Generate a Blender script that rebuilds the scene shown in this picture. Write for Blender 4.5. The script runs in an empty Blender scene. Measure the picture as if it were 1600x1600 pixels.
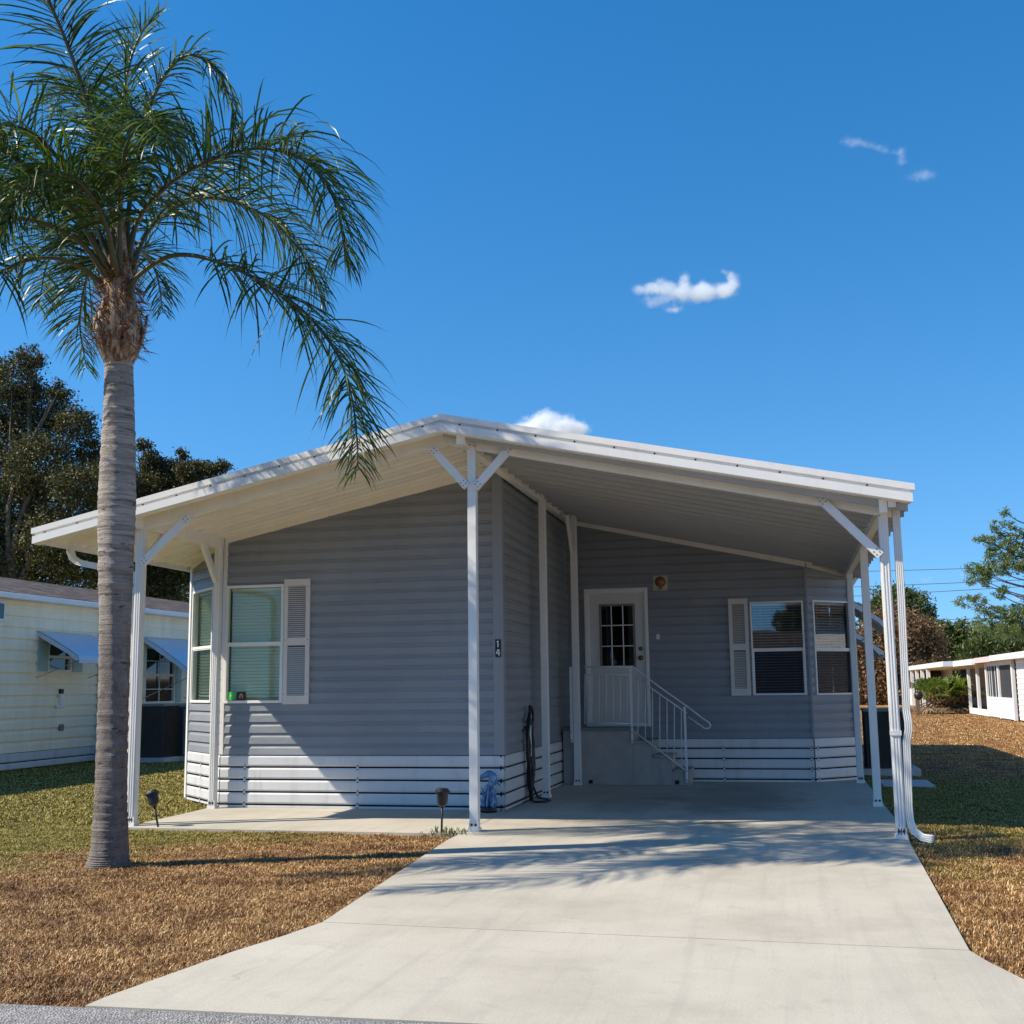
import bpy, math, random
import numpy as np
from mathutils import Vector, Matrix
random.seed(7); rng = np.random.default_rng(11)
C = bpy.context.scene.collection
PI = math.pi

# ------------------------------------------------------------------ camera, sky, sun, exposure
F, PITCH, YAW, ROLL, H = 1824.35, .1487, -.2276, -.0120, 1.5      # measured from the photograph (pixels of a 1600 px frame)
fw = np.array([math.sin(YAW)*math.cos(PITCH), math.cos(YAW)*math.cos(PITCH), math.sin(PITCH)])
rt = np.array([math.cos(YAW), -math.sin(YAW), 0]); up = np.cross(rt, fw)
rt, up = rt*math.cos(ROLL)+up*math.sin(ROLL), -rt*math.sin(ROLL)+up*math.cos(ROLL)
cam = bpy.data.cameras.new('camera'); co = bpy.data.objects.new('camera', cam); C.objects.link(co)
cam.sensor_width = 36; cam.lens = F/1600*36; cam.clip_end = 6000; cam.clip_start = .05
m = Matrix((tuple(rt)+(0,), tuple(up)+(0,), tuple(-fw)+(0,), (0,0,0,1))).transposed()
m.translation = Vector((0,0,H)); co.matrix_world = m
bpy.context.scene.camera = co

SUN_AZ, SUN_EL = math.radians(23.5), math.radians(44)               # shadows run towards +X, a little +Y
sd = Vector((math.cos(SUN_AZ)*math.cos(SUN_EL), math.sin(SUN_AZ)*math.cos(SUN_EL), -math.sin(SUN_EL)))
sl = bpy.data.lights.new('sun', 'SUN'); so = bpy.data.objects.new('sun', sl); C.objects.link(so)
sl.energy = 5.0; sl.angle = math.radians(.53); sl.color = (1, .90, .74)
so.rotation_euler = sd.to_track_quat('-Z', 'Y').to_euler(); so.location = (-20,-8,20)
w = bpy.data.worlds.new('World'); bpy.context.scene.world = w; w.use_nodes = True
nt = w.node_tree; bg = nt.nodes['Background']; sky = nt.nodes.new('ShaderNodeTexSky')
sky.sky_type = 'NISHITA'; sky.sun_disc = False; sky.sun_elevation = SUN_EL
sky.sun_rotation = math.atan2(-math.cos(SUN_AZ), -math.sin(SUN_AZ))
sky.altitude = 0; sky.air_density = 1.0; sky.dust_density = 0; sky.ozone_density = 1.0
hs = nt.nodes.new('ShaderNodeHueSaturation'); hs.inputs['Saturation'].default_value = 1.43; hs.inputs['Value'].default_value = 1.0
tc = nt.nodes.new('ShaderNodeTexCoord'); ma = nt.nodes.new('ShaderNodeVectorMath'); ma.operation = 'MULTIPLY_ADD'
ma.inputs[1].default_value = (1,1,.85); ma.inputs[2].default_value = (0,0,.15)         # a deep blue sky that pales little towards the horizon
no = nt.nodes.new('ShaderNodeVectorMath'); no.operation = 'NORMALIZE'
nt.links.new(tc.outputs['Generated'], ma.inputs[0]); nt.links.new(ma.outputs[0], no.inputs[0]); nt.links.new(no.outputs[0], sky.inputs[0])
nt.links.new(sky.outputs[0], hs.inputs['Color']); nt.links.new(hs.outputs[0], bg.inputs['Color']); bg.inputs['Strength'].default_value = .14
sc = bpy.context.scene
sc.view_settings.view_transform = 'Standard'; sc.view_settings.look = 'None'; sc.view_settings.gamma = 1
sc.view_settings.exposure = .48; sc.render.engine = 'CYCLES'
sc.cycles.volume_bounces = 6; sc.cycles.volume_max_steps = 128; sc.cycles.transparent_max_bounces = 16

def ray(x, y): return rt*(x-800)/F + up*(800-y)/F + fw
def PY(x, y, Y): d = ray(x, y); t = Y/d[1]; return Vector((d[0]*t, Y, H+d[2]*t))
def PZ(x, y, Z=0): d = ray(x, y); t = (Z-H)/d[2]; return Vector((d[0]*t, d[1]*t, Z))
def PX(x, y, X): d = ray(x, y); t = X/d[0]; return Vector((X, d[1]*t, H+d[2]*t))

# ------------------------------------------------------------------ materials
class N:
    def __init__(s, name):
        s.m = bpy.data.materials.new(name); s.m.use_nodes = True; s.t = s.m.node_tree; s.b = s.t.nodes['Principled BSDF']
    def n(s, typ, **k):
        q = s.t.nodes.new('ShaderNode'+typ)
        for a, v in k.items():
            if a in q.inputs: q.inputs[a].default_value = v
            else: setattr(q, a, v)
        return q
    def l(s, a, b): s.t.links.new(a, b)
    def pos(s): return s.n('NewGeometry').outputs['Position']
    def noise(s, scale, vec=None, detail=4, rough=.6, dist=0):
        q = s.n('TexNoise'); q.inputs['Scale'].default_value = scale; q.inputs['Detail'].default_value = detail
        q.inputs['Roughness'].default_value = rough; q.inputs['Distortion'].default_value = dist
        if vec is not None: s.l(vec, q.inputs['Vector'])
        return q.outputs['Fac']
    def scaled(s, v, x, y, z):
        q = s.n('VectorMath', operation='MULTIPLY'); s.l(v, q.inputs[0]); q.inputs[1].default_value = (x, y, z); return q.outputs[0]
    def ramp(s, fac, stops):
        q = s.n('ValToRGB'); e = q.color_ramp.elements
        while len(e) < len(stops): e.new(.5)
        for i, (p, c) in enumerate(stops): e[i].position = p; e[i].color = (*c, 1) if len(c) == 3 else c
        s.l(fac, q.inputs[0]); return q.outputs[0]
    def mix(s, f, a, b, bt='MIX'):
        q = s.n('Mix', data_type='RGBA', blend_type=bt)
        for sock, v in ((q.inputs[0], f), (q.inputs[6], a), (q.inputs[7], b)):
            if isinstance(v, (int, float)): sock.default_value = v
            elif isinstance(v, tuple): sock.default_value = (*v, 1)
            else: s.l(v, sock)
        return q.outputs[2]
    def math(s, op, a, b=0, c=0, clamp=False):
        q = s.n('Math', operation=op, use_clamp=clamp)
        for i, v in enumerate((a, b, c)):
            if isinstance(v, (int, float)): q.inputs[i].default_value = v
            else: s.l(v, q.inputs[i])
        return q.outputs[0]
    def bump(s, h, st=.3, d=.01):
        q = s.n('Bump'); q.inputs['Strength'].default_value = st; q.inputs['Distance'].default_value = d
        s.l(h, q.inputs['Height']); s.l(q.outputs[0], s.b.inputs['Normal'])
    def col(s, c):
        if isinstance(c, tuple): s.b.inputs['Base Color'].default_value = (*c, 1)
        else: s.l(c, s.b.inputs['Base Color'])
    def set(s, **k):
        for a, v in k.items(): s.b.inputs[a.replace('_', ' ')].default_value = v
def simple(name, c, rough=.5, var=.12, scale=3, metal=0, spec=.5, bump=0, bscale=60, grime=None, gz=None):
    a = N(name); P = a.pos()
    f = a.noise(scale, P, 6, .65)
    col = a.ramp(f, [(.3, tuple(x*(1-var) for x in c)), (.7, tuple(min(1, x*(1+var*.6)) for x in c))])
    if grime:
        g = a.noise(1.1, a.scaled(P, 5, 5, .8), 6, .7)
        gm = a.ramp(g, [(.52, (0,0,0)), (.78, (1,1,1))])
        col = a.mix(a.math('MULTIPLY', gm, gz or .5), col, grime)
    a.col(col); a.set(Roughness=rough, Metallic=metal, Specular_IOR_Level=spec)
    if bump: a.bump(a.noise(bscale, P, 5, .6), bump, .004)
    return a.m
M = {}
M['white'] = simple('white_paint', (.80,.78,.74), .38, .05, 2.5, grime=(.50,.46,.38), gz=.25, bump=.05, bscale=14)
M['soffit_grey_shaded'] = simple('soffit_grey_shaded', (.345,.355,.365), .5, .08, 1.5, grime=(.30,.29,.27), gz=.35)  # right pans: neutral grey, darkened further to hold the deeper shade there
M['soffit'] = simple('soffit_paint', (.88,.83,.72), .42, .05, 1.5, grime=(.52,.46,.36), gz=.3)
def m_siding():
    a = N('siding_grey'); P = a.pos(); q = a.n('SeparateXYZ'); a.l(P, q.inputs[0])
    c = a.ramp(a.noise(.9, P, 6, .7), [(.3,(.225,.243,.268)), (.7,(.275,.292,.318))])
    course = a.math('FLOOR', a.math('DIVIDE', a.math('SUBTRACT', q.outputs[2], .667), .14))
    wn = a.n('TexWhiteNoise', noise_dimensions='2D'); cv = a.n('CombineXYZ'); a.l(course, cv.inputs[0]); a.l(a.math('FLOOR', a.math('ADD', a.math('MULTIPLY', course, .37), a.math('DIVIDE', q.outputs[0], 2.6))), cv.inputs[1]); a.l(cv.outputs[0], wn.inputs['Vector'])
    c = a.mix(.55, c, a.ramp(wn.outputs['Value'], [(0,(.86,.86,.87)), (1,(1,1,1))]), 'MULTIPLY')
    st = a.ramp(a.noise(1.0, a.scaled(P, 6, 6, .7), 7, .72), [(.56,(0,0,0)), (.80,(1,1,1))])
    c = a.mix(a.math('MULTIPLY', st, .4), c, (.165,.175,.18))
    a.col(c); a.set(Roughness=.5); a.bump(a.noise(1, a.scaled(P, 1.6, 1.6, 4), 3, .5), .5, .035); return a.m
M['siding'] = m_siding()
M['trimgrey'] = simple('grey_trim', (.255,.27,.295), .5, .05, 2)
M['skirt'] = simple('skirting_vinyl', (.63,.635,.645), .42, .07, 2, grime=(.36,.35,.32), gz=.5, bump=.06, bscale=12)
M['dark'] = simple('dark_gap', (.012,.012,.014), .8, .1)
M['screw'] = simple('screw_dark', (.06,.04,.03), .6, .3, 30)
M['shutter'] = simple('shutter_plastic', (.66,.62,.58), .55, .05, 4)
M['door'] = simple('door_paint', (.66,.64,.60), .4, .06, 3, bump=.05)
M['blindL'] = simple('blind_pale', (.74,.76,.68), .5, .03, 4)
M['blindR'] = simple('blind_grey', (.80,.80,.78), .5, .05, 4)
M['black'] = simple('black_plastic', (.015,.016,.018), .45, .2, 20, bump=.1)
M['lens'] = simple('lamp_lens', (.05,.055,.06), .2, .2, 30)
M['metal'] = simple('brushed_metal', (.5,.5,.48), .35, .1, 20, metal=.9)
M['brass'] = simple('brass_knob', (.16,.12,.06), .35, .2, 30, metal=.8)
M['amber'] = simple('amber_glass', (.30,.13,.045), .15, .3, 40)
M['cream'] = simple('cream_plate', (.55,.50,.38), .5, .15, 20)
M['acdark'] = simple('ac_grille', (.055,.048,.042), .8, .2, 6)
M['acpanel'] = simple('ac_panel', (.21,.195,.18), .5, .1, 4)
M['step'] = simple('step_concrete', (.40,.375,.345), .85, .14, 5, bump=.35, bscale=90, grime=(.26,.24,.21), gz=.5)
M['pad'] = simple('pad_concrete', (.45,.46,.46), .85, .12, 6, bump=.2)
M['railpaint'] = simple('rail_paint', (.72,.74,.76), .35, .08, 10)
M['awning'] = simple('awning_metal', (.55,.64,.74), .3, .05, 3)
M['mint'] = simple('mint_shutter', (.34,.50,.50), .55, .06, 5)
M['nbskirt'] = simple('neighbour_skirting', (.60,.62,.60), .5, .08, 2, grime=(.3,.3,.26), gz=.6)
M['house_white'] = simple('white_siding', (.80,.80,.79), .5, .05, 2)
M['pinkish'] = simple('faded_fascia', (.72,.58,.56), .5, .06, 2)
M['screenmesh'] = simple('porch_screen', (.035,.037,.042), .7, .3, 3)
M['bark'] = simple('tree_bark', (.16,.125,.095), .9, .35, 6, bump=.6, bscale=30)
M['wire'] = simple('cable', (.05,.05,.055), .6, .1)
M['wood'] = simple('weathered_wood', (.17,.11,.07), .85, .3, 12)
M['sticker_green'] = simple('sticker_green', (.02,.55,.12), .5, .05)
M['sticker_dark'] = simple('sticker_dark', (.012,.014,.035), .5, .05)
M['sticker_yellow'] = simple('sticker_yellow', (.70,.62,.10), .5, .05)
M['sticker_orange'] = simple('sticker_orange', (.65,.28,.05), .5, .05)
M['number_black'] = simple('number_plate', (.012,.012,.014), .4, .05)
M['number_white'] = simple('number_white', (.8,.8,.78), .4, .03)

def m_nbwall():
    a = N('cream_siding'); P = a.pos()
    s = a.ramp(a.noise(1.0, a.scaled(P, 2.2, 2.2, .5), 7, .75), [(.42,(0,0,0)), (.75,(1,1,1))])
    c = a.mix(a.math('MULTIPLY', s, .55), (.96,.85,.62), (.64,.56,.36)); a.col(c); a.set(Roughness=.6); return a.m
M['nbwall'] = m_nbwall()
def m_shingle():
    a = N('brown_shingles'); P = a.pos()
    v = a.n('TexVoronoi'); v.inputs['Scale'].default_value = 4.5; a.l(a.scaled(P, 1, .8, 3.2), v.inputs['Vector'])
    c = a.ramp(v.outputs['Color'], [(.15,(.020,.014,.012)), (.5,(.050,.034,.028)), (.85,(.115,.085,.074))])
    a.col(c); a.set(Roughness=.95); a.bump(a.noise(30, P), .5, .01); return a.m
M['shingle'] = m_shingle()
def m_glass(name, tint, refl=.08, rough=.02):
    a = N(name); t = a.t; t.nodes.remove(a.b)
    tr = a.n('BsdfTransparent'); tr.inputs[0].default_value = (*tint, 1)
    g = a.n('BsdfGlossy'); g.inputs['Roughness'].default_value = rough; g.inputs[0].default_value = (1,1,1,1)
    bmp = a.n('Bump'); bmp.inputs['Strength'].default_value = .12; bmp.inputs['Distance'].default_value = .006
    a.l(a.noise(1.6, a.pos(), 1), bmp.inputs['Height']); a.l(bmp.outputs[0], g.inputs['Normal'])
    fr = a.n('Fresnel'); fr.inputs[0].default_value = 1.52
    f = a.math('MULTIPLY', a.math('ADD', fr.outputs[0], refl, clamp=True), a.math('SUBTRACT', 1, a.n('NewGeometry').outputs['Backfacing']))
    mx = a.n('MixShader'); a.l(f, mx.inputs[0]); a.l(tr.outputs[0], mx.inputs[1]); a.l(g.outputs[0], mx.inputs[2])
    out = [n for n in t.nodes if n.type == 'OUTPUT_MATERIAL'][0]; a.l(mx.outputs[0], out.inputs[0]); return a.m
M['glassL'] = m_glass('window_glass_clear', (.88,.93,.885), .02)
M['glassR'] = m_glass('window_glass_reflective', (.86,.88,.90), .14)
M['screenR'] = m_glass('insect_screen', (.62,.63,.68), .01, .3)
M['glassD'] = m_glass('door_glass', (.14,.14,.20), .0)

def m_concrete():
    a = N('concrete'); P = a.pos()
    c = a.ramp(a.noise(.55, P, 8, .68), [(.28,(.385,.350,.285)), (.5,(.495,.456,.378)), (.75,(.575,.535,.45))])
    fine = a.ramp(a.noise(70, P, 4, .7), [(.3,(.80,.80,.80)), (.6,(1,1,1)), (.8,(1.0,1.0,1.0))])
    c = a.mix(.8, c, fine, 'MULTIPLY')
    # faint tyre wear running down the drive, and small stains
    q = a.n('SeparateXYZ'); a.l(P, q.inputs[0])
    tyre = a.noise(1.0, a.scaled(P, 7, .35, 1), 6, .7, .6)
    ty = a.ramp(tyre, [(.50,(0,0,0)), (.72,(1,1,1))])
    c = a.mix(a.math('MULTIPLY', ty, .34), c, (.29,.27,.245))
    st = a.ramp(a.noise(2.6, P, 9, .75, 1.2), [(.56,(0,0,0)), (.74,(1,1,1))])
    c = a.mix(a.math('MULTIPLY', st, .42), c, (.26,.235,.20))
    # old oil and damp marks where cars stand under the roof
    def blob(cx, cy, rx, ry):
        dx = a.math('DIVIDE', a.math('SUBTRACT', q.outputs[0], cx), rx); dy = a.math('DIVIDE', a.math('SUBTRACT', q.outputs[1], cy), ry)
        d = a.math('ADD', a.math('MULTIPLY', dx, dx), a.math('MULTIPLY', dy, dy))
        d = a.math('ADD', d, a.math('MULTIPLY', a.math('SUBTRACT', a.noise(1.6, P, 6, .7), .5), 2.4))
        return a.ramp(d, [(.25,(1,1,1)), (1.0,(0,0,0))])
    vc = a.n('TexVoronoi', feature='DISTANCE_TO_EDGE'); vc.inputs['Scale'].default_value = .32
    wp = a.n('VectorMath', operation='ADD'); a.l(P, wp.inputs[0]); nw = a.n('TexNoise'); nw.inputs['Scale'].default_value = 1.5; nw.inputs['Detail'].default_value = 5; a.l(P, nw.inputs['Vector']); a.l(nw.outputs['Color'], wp.inputs[1]); a.l(wp.outputs[0], vc.inputs['Vector'])
    crk = a.ramp(vc.outputs['Distance'], [(.0,(1,1,1)), (.0022,(0,0,0))]); gate = a.ramp(a.noise(.6, P, 2), [(.60,(0,0,0)), (.66,(1,1,1))])
    c = a.mix(a.math('MULTIPLY', a.math('MULTIPLY', crk, gate), .4), c, (.14,.125,.11))
    spot = a.ramp(a.noise(13, P, 2, .4), [(.76,(0,0,0)), (.79,(1,1,1))]); c = a.mix(a.math('MULTIPLY', spot, .35), c, (.20,.18,.155))
    c = a.mix(a.math('MULTIPLY', blob(-.8, 16.2, 1.1, 2.2), .5), c, (.17,.16,.145))
    c = a.mix(a.math('MULTIPLY', blob(-2.0, 15.4, .7, 1.6), .35), c, (.18,.165,.15))
    c = a.mix(a.math('MULTIPLY', blob(-.75, 13.3, .35, .22), .5), c, (.10,.095,.09))
    a.col(c); a.set(Roughness=.88, Specular_IOR_Level=.25)
    hgt = a.mix(.5, a.noise(160, P, 3, .7), a.noise(22, P, 4, .6)); a.bump(hgt, .28, .006); return a.m
M['concrete'] = m_concrete()
def m_road():
    a = N('chip_seal'); P = a.pos()
    v = a.n('TexVoronoi'); v.inputs['Scale'].default_value = 85; a.l(P, v.inputs['Vector'])
    c = a.ramp(v.outputs['Color'], [(.1,(.07,.065,.06)), (.5,(.22,.21,.195)), (.9,(.50,.47,.43))])
    c = a.mix(.35, c, a.ramp(a.noise(3, P), [(.3,(.2,.2,.2)), (.7,(.42,.41,.4))]))
    a.col(c); a.set(Roughness=.9); a.bump(v.outputs['Distance'], .9, .012); return a.m
M['road'] = m_road()
GREEN_MASK = None
def lawn_color(a, P, blade):
    q = a.n('SeparateXYZ'); a.l(P, q.inputs[0]); X, Y = q.outputs[0], q.outputs[1]
    # green: left side by the house, right side by the house; dry and brown elsewhere
    n1 = a.math('MULTIPLY', a.math('SUBTRACT', a.noise(.55, P, 5, .65), .5), 4.2)
    n2 = a.math('MULTIPLY', a.math('SUBTRACT', a.noise(2.3, P, 5, .65), .5), 1.6)
    nn = a.math('ADD', n1, n2)
    # left lawn: greener as Y grows and X falls
    gl = a.math('ADD', a.math('MULTIPLY', a.math('SUBTRACT', Y, 10.9), .55), a.math('MULTIPLY', a.math('SUBTRACT', -5.7, X), .85))
    gr = a.math('SUBTRACT', 1.5, a.math('MULTIPLY', a.math('ABSOLUTE', a.math('SUBTRACT', Y, 16.2)), .34))
    right = a.math('GREATER_THAN', X, -1)
    g = a.math('ADD', a.math('MULTIPLY', gr, right), a.math('MULTIPLY', gl, a.math('SUBTRACT', 1, right)))
    g = a.math('MULTIPLY', a.math('ADD', g, nn), 1.0)
    gm = a.ramp(a.math('ADD', a.math('MULTIPLY', g, .30), .5), [(.36,(0,0,0)), (.72,(1,1,1))])
    if blade:
        rnd = a.n('NewGeometry').outputs['Random Per Island']
        br = a.ramp(rnd, [(.0,(.075,.026,.007)), (.28,(.20,.086,.025)), (.57,(.40,.220,.078)), (.82,(.66,.44,.20)), (1,(.88,.72,.43))])
        gn = a.ramp(rnd, [(.0,(.050,.048,.007)), (.35,(.15,.14,.018)), (.65,(.33,.27,.042)), (1,(.62,.48,.17))])
    else:
        f = a.noise(45, P, 5, .75)
        br = a.ramp(f, [(.3,(.20,.098,.034)), (.5,(.37,.220,.085)), (.72,(.56,.38,.17))])
        gn = a.ramp(f, [(.3,(.060,.052,.010)), (.52,(.17,.15,.026)), (.75,(.38,.30,.08))])
    patch = a.ramp(a.noise(1.5, P, 6, .7), [(.34,(.50,.38,.32)), (.48,(.90,.84,.78)), (.66,(1.22,1.2,1.12))])
    br = a.mix(1.0, br, patch, 'MULTIPLY')
    return a.mix(gm, br, gn)
def m_ground():
    a = N('lawn_soil'); P = a.pos(); a.col(lawn_color(a, P, False)); a.set(Roughness=1, Specular_IOR_Level=.1)
    a.bump(a.noise(60, P, 5, .75), 1, .04); return a.m
M['ground'] = m_ground()
def m_blade():
    a = N('grass_blades'); P = a.pos(); a.col(lawn_color(a, P, True)); a.set(Roughness=.6, Specular_IOR_Level=.35); return a.m
M['blade'] = m_blade()
def m_leaf(name, stops, rough=.5, transl=.25, spec=.4):
    a = N(name); rnd = a.n('NewGeometry').outputs['Random Per Island']
    f = a.math('ADD', a.math('MULTIPLY', rnd, .6), a.math('MULTIPLY', a.noise(.5, a.pos(), 4), .4))
    c = a.ramp(f, stops); a.col(c); a.set(Roughness=rough, Specular_IOR_Level=spec)
    tl = a.n('BsdfTranslucent'); a.l(a.mix(1, c, (1.25,1.35,.7), 'MULTIPLY'), tl.inputs[0])
    mx = a.n('MixShader'); mx.inputs[0].default_value = transl; a.l(a.b.outputs[0], mx.inputs[1]); a.l(tl.outputs[0], mx.inputs[2])
    out = [n for n in a.t.nodes if n.type == 'OUTPUT_MATERIAL'][0]; a.l(mx.outputs[0], out.inputs[0]); return a.m
M['palmleaf'] = m_leaf('palm_leaflet', [(.1,(.016,.034,.007)), (.45,(.036,.068,.012)), (.68,(.10,.15,.022)), (.92,(.27,.31,.07))], .38, .32, .45)
M['oakleaf'] = m_leaf('oak_leaf', [(.12,(.020,.024,.009)), (.42,(.050,.052,.015)), (.68,(.110,.092,.028)), (.95,(.21,.15,.052))], .55, .22)
M['greenleaf'] = m_leaf('green_leaf', [(.15,(.035,.055,.018)), (.5,(.08,.115,.032)), (.9,(.19,.22,.07))], .5, .25)
M['brownleaf'] = m_leaf('magnolia_leaf', [(.1,(.05,.055,.02)), (.4,(.13,.075,.035)), (.65,(.26,.135,.07)), (.95,(.34,.24,.10))], .45, .2)
M['pineleaf'] = m_leaf('pine_needles', [(.15,(.06,.10,.025)), (.5,(.14,.20,.05)), (.75,(.20,.20,.075)), (.95,(.26,.22,.11))], .5, .25)
M['fanleaf'] = m_leaf('fan_palm_leaf', [(.1,(.045,.085,.018)), (.5,(.13,.19,.035)), (.8,(.30,.32,.07)), (.95,(.48,.38,.10))], .4, .3)
M['deadleaf'] = m_leaf('dead_leaf', [(.1,(.10,.06,.035)), (.6,(.24,.155,.09)), (.95,(.36,.26,.16))], .8, .1)
def m_trunk():
    a = N('palm_trunk'); P = a.pos(); q = a.n('SeparateXYZ'); a.l(P, q.inputs[0]); Z = q.outputs[2]
    wv = a.noise(1, a.scaled(P, 1.6, 1.6, 24), 7, .75, .25)
    c = a.ramp(wv, [(.30,(.10,.078,.066)), (.44,(.26,.225,.20)), (.58,(.43,.38,.335)), (.78,(.58,.52,.465))])
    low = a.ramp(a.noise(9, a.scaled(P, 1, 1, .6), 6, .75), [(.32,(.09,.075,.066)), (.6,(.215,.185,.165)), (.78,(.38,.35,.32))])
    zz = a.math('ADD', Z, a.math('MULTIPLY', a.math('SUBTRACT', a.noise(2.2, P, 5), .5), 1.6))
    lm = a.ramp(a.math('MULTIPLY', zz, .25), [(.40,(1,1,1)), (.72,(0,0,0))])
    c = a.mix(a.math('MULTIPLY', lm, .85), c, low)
    sp = a.ramp(a.noise(1, a.scaled(P, 7, 7, 26), 3, .6), [(.62,(0,0,0)), (.67,(1,1,1))])
    c = a.mix(a.math('MULTIPLY', sp, .75), c, (.045,.035,.03))
    li = a.ramp(a.noise(26, P, 2, .5), [(.66,(0,0,0)), (.72,(1,1,1))]); c = a.mix(a.math('MULTIPLY', li, .5), c, (.46,.44,.41))
    a.col(c); a.set(Roughness=.9, Specular_IOR_Level=.2)
    a.bump(a.mix(.35, wv, a.noise(40, P, 4, .7)), .9, .035); return a.m
M['palmtrunk'] = m_trunk()
def m_boot():
    a = N('palm_boot'); P = a.pos()
    f = a.noise(1, a.scaled(P, 14, 14, 3.5), 7, .75, 1.2)
    c = a.ramp(f, [(.34,(.07,.032,.018)), (.45,(.26,.15,.09)), (.54,(.52,.40,.29)), (.75,(.70,.61,.50))])
    a.col(c); a.set(Roughness=.9); a.bump(f, 1, .03); return a.m
M['boot'] = m_boot()
M['fibre'] = simple('palm_fibre', (.26,.13,.065), .9, .5, 40)
M['petiole'] = simple('palm_petiole', (.15,.145,.06), .5, .4, 8)
M['rachis'] = simple('palm_rachis', (.085,.080,.030), .45, .3, 5)
def m_dolphin():
    a = N('blue_glaze'); P = a.pos()
    c = a.ramp(a.noise(14, P, 4, .6, 1), [(.35,(.05,.13,.28)), (.52,(.11,.26,.45)), (.68,(.34,.48,.60))]); a.col(c); a.set(Roughness=.25)
    a.bump(a.noise(30, P), .4, .01); return a.m
M['dolphin'] = m_dolphin()

# ------------------------------------------------------------------ mesh helpers
def tag(o, label=None, cat=None, group=None, kind=None):
    if label: o['label'] = label
    if cat: o['category'] = cat
    if group: o['group'] = group
    if kind: o['kind'] = kind
    return o
def empty(name, loc=(0,0,0)):
    o = bpy.data.objects.new(name, None); C.objects.link(o); o.location = loc; o.empty_display_size = .2; return o
def link(name, me, mats, parent):
    o = bpy.data.objects.new(name, me); C.objects.link(o)
    for mm in (mats if isinstance(mats, (list, tuple)) else [mats]): me.materials.append(M[mm] if isinstance(mm, str) else mm)
    if parent:
        o.parent = parent; L = Vector(parent.matrix_world.translation) if parent.type != 'EMPTY' else Vector(parent.location)
        off = Vector((0,0,0)); q = parent
        while q: off += Vector(q.location); q = q.parent
        o.location = -off
    return o
class MB:
    def __init__(s): s.v = []; s.f = []; s.mi = []
    def add(s, vs, fs, mi=0):
        k = len(s.v); s.v += [tuple(x) for x in vs]; s.f += [[i+k for i in f] for f in fs]; s.mi += [mi]*len(fs); return s
    def hexa(s, p, mi=0):      # 8 points: bottom ring 0-3, top ring 4-7
        return s.add(p, [(3,2,1,0),(4,5,6,7),(0,1,5,4),(1,2,6,5),(2,3,7,6),(3,0,4,7)], mi)
    def box(s, a, b, mi=0):
        x0,y0,z0 = a; x1,y1,z1 = b
        return s.hexa([(x0,y0,z0),(x1,y0,z0),(x1,y1,z0),(x0,y1,z0),(x0,y0,z1),(x1,y0,z1),(x1,y1,z1),(x0,y1,z1)], mi)
    def obox(s, o, ux, uy, uz, mi=0):   # oriented box from corner o
        o, ux, uy, uz = map(Vector, (o, ux, uy, uz))
        return s.hexa([o, o+ux, o+ux+uy, o+uy, o+uz, o+ux+uz, o+ux+uy+uz, o+uy+uz], mi)
    def bar(s, a, b, wx, wy, side=(0,0,1), mi=0):  # rectangular bar between two points
        a, b = Vector(a), Vector(b); d = (b-a).normalized(); sv = Vector(side)
        x = d.cross(sv).normalized(); y = x.cross(d).normalized()
        x *= wx/2; y *= wy/2
        return s.hexa([a-x-y, a+x-y, a+x+y, a-x+y, b-x-y, b+x-y, b+x+y, b-x+y], mi)
    def tube(s, pts, rad, n=8, mi=0, cap=True):
        pts = [Vector(p) for p in pts]; k = len(s.v)
        if isinstance(rad, (int, float)): rad = [rad]*len(pts)
        ref = None
        for i, p in enumerate(pts):
            d = (pts[min(i+1, len(pts)-1)]-pts[max(i-1, 0)]).normalized()
            if ref is None: ref = d.orthogonal().normalized()
            x = (ref - d*ref.dot(d)).normalized(); ref = x; y = d.cross(x)
            for j in range(n):
                a = 2*PI*j/n; s.v.append(tuple(p + (x*math.cos(a)+y*math.sin(a))*rad[i]))
        for i in range(len(pts)-1):
            for j in range(n):
                s.f.append([k+i*n+j, k+i*n+(j+1)%n, k+(i+1)*n+(j+1)%n, k+(i+1)*n+j]); s.mi.append(mi)
        if cap:
            s.f.append([k+j for j in range(n)][::-1]); s.mi.append(mi)
            s.f.append([k+(len(pts)-1)*n+j for j in range(n)]); s.mi.append(mi)
        return s
    def lathe(s, prof, c, n=20, mi=0, axis='z'):
        k = len(s.v)
        for r, z in prof:
            for j in range(n):
                a = 2*PI*j/n; p = (r*math.cos(a), r*math.sin(a), z)
                if axis == 'y': p = (p[0], -p[2], p[1])
                s.v.append((c[0]+p[0], c[1]+p[1], c[2]+p[2]))
        for i in range(len(prof)-1):
            for j in range(n): s.f.append([k+i*n+j, k+i*n+(j+1)%n, k+(i+1)*n+(j+1)%n, k+(i+1)*n+j]); s.mi.append(mi)
        s.f.append([k+j for j in range(n)][::-1]); s.mi.append(mi)
        s.f.append([k+(len(prof)-1)*n+j for j in range(n)]); s.mi.append(mi)
        return s
    def build(s, name, mats, parent=None, smooth=False, bevel=0):
        me = bpy.data.meshes.new(name); me.from_pydata(s.v, [], s.f); me.update()
        me.polygons.foreach_set('material_index', s.mi)
        if smooth: me.polygons.foreach_set('use_smooth', [True]*len(me.polygons))
        o = link(name, me, mats, parent)
        if bevel:
            b = o.modifiers.new('bevel', 'BEVEL'); b.width = bevel; b.segments = 2; b.limit_method = 'ANGLE'; b.angle_limit = .6
        return o
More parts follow.
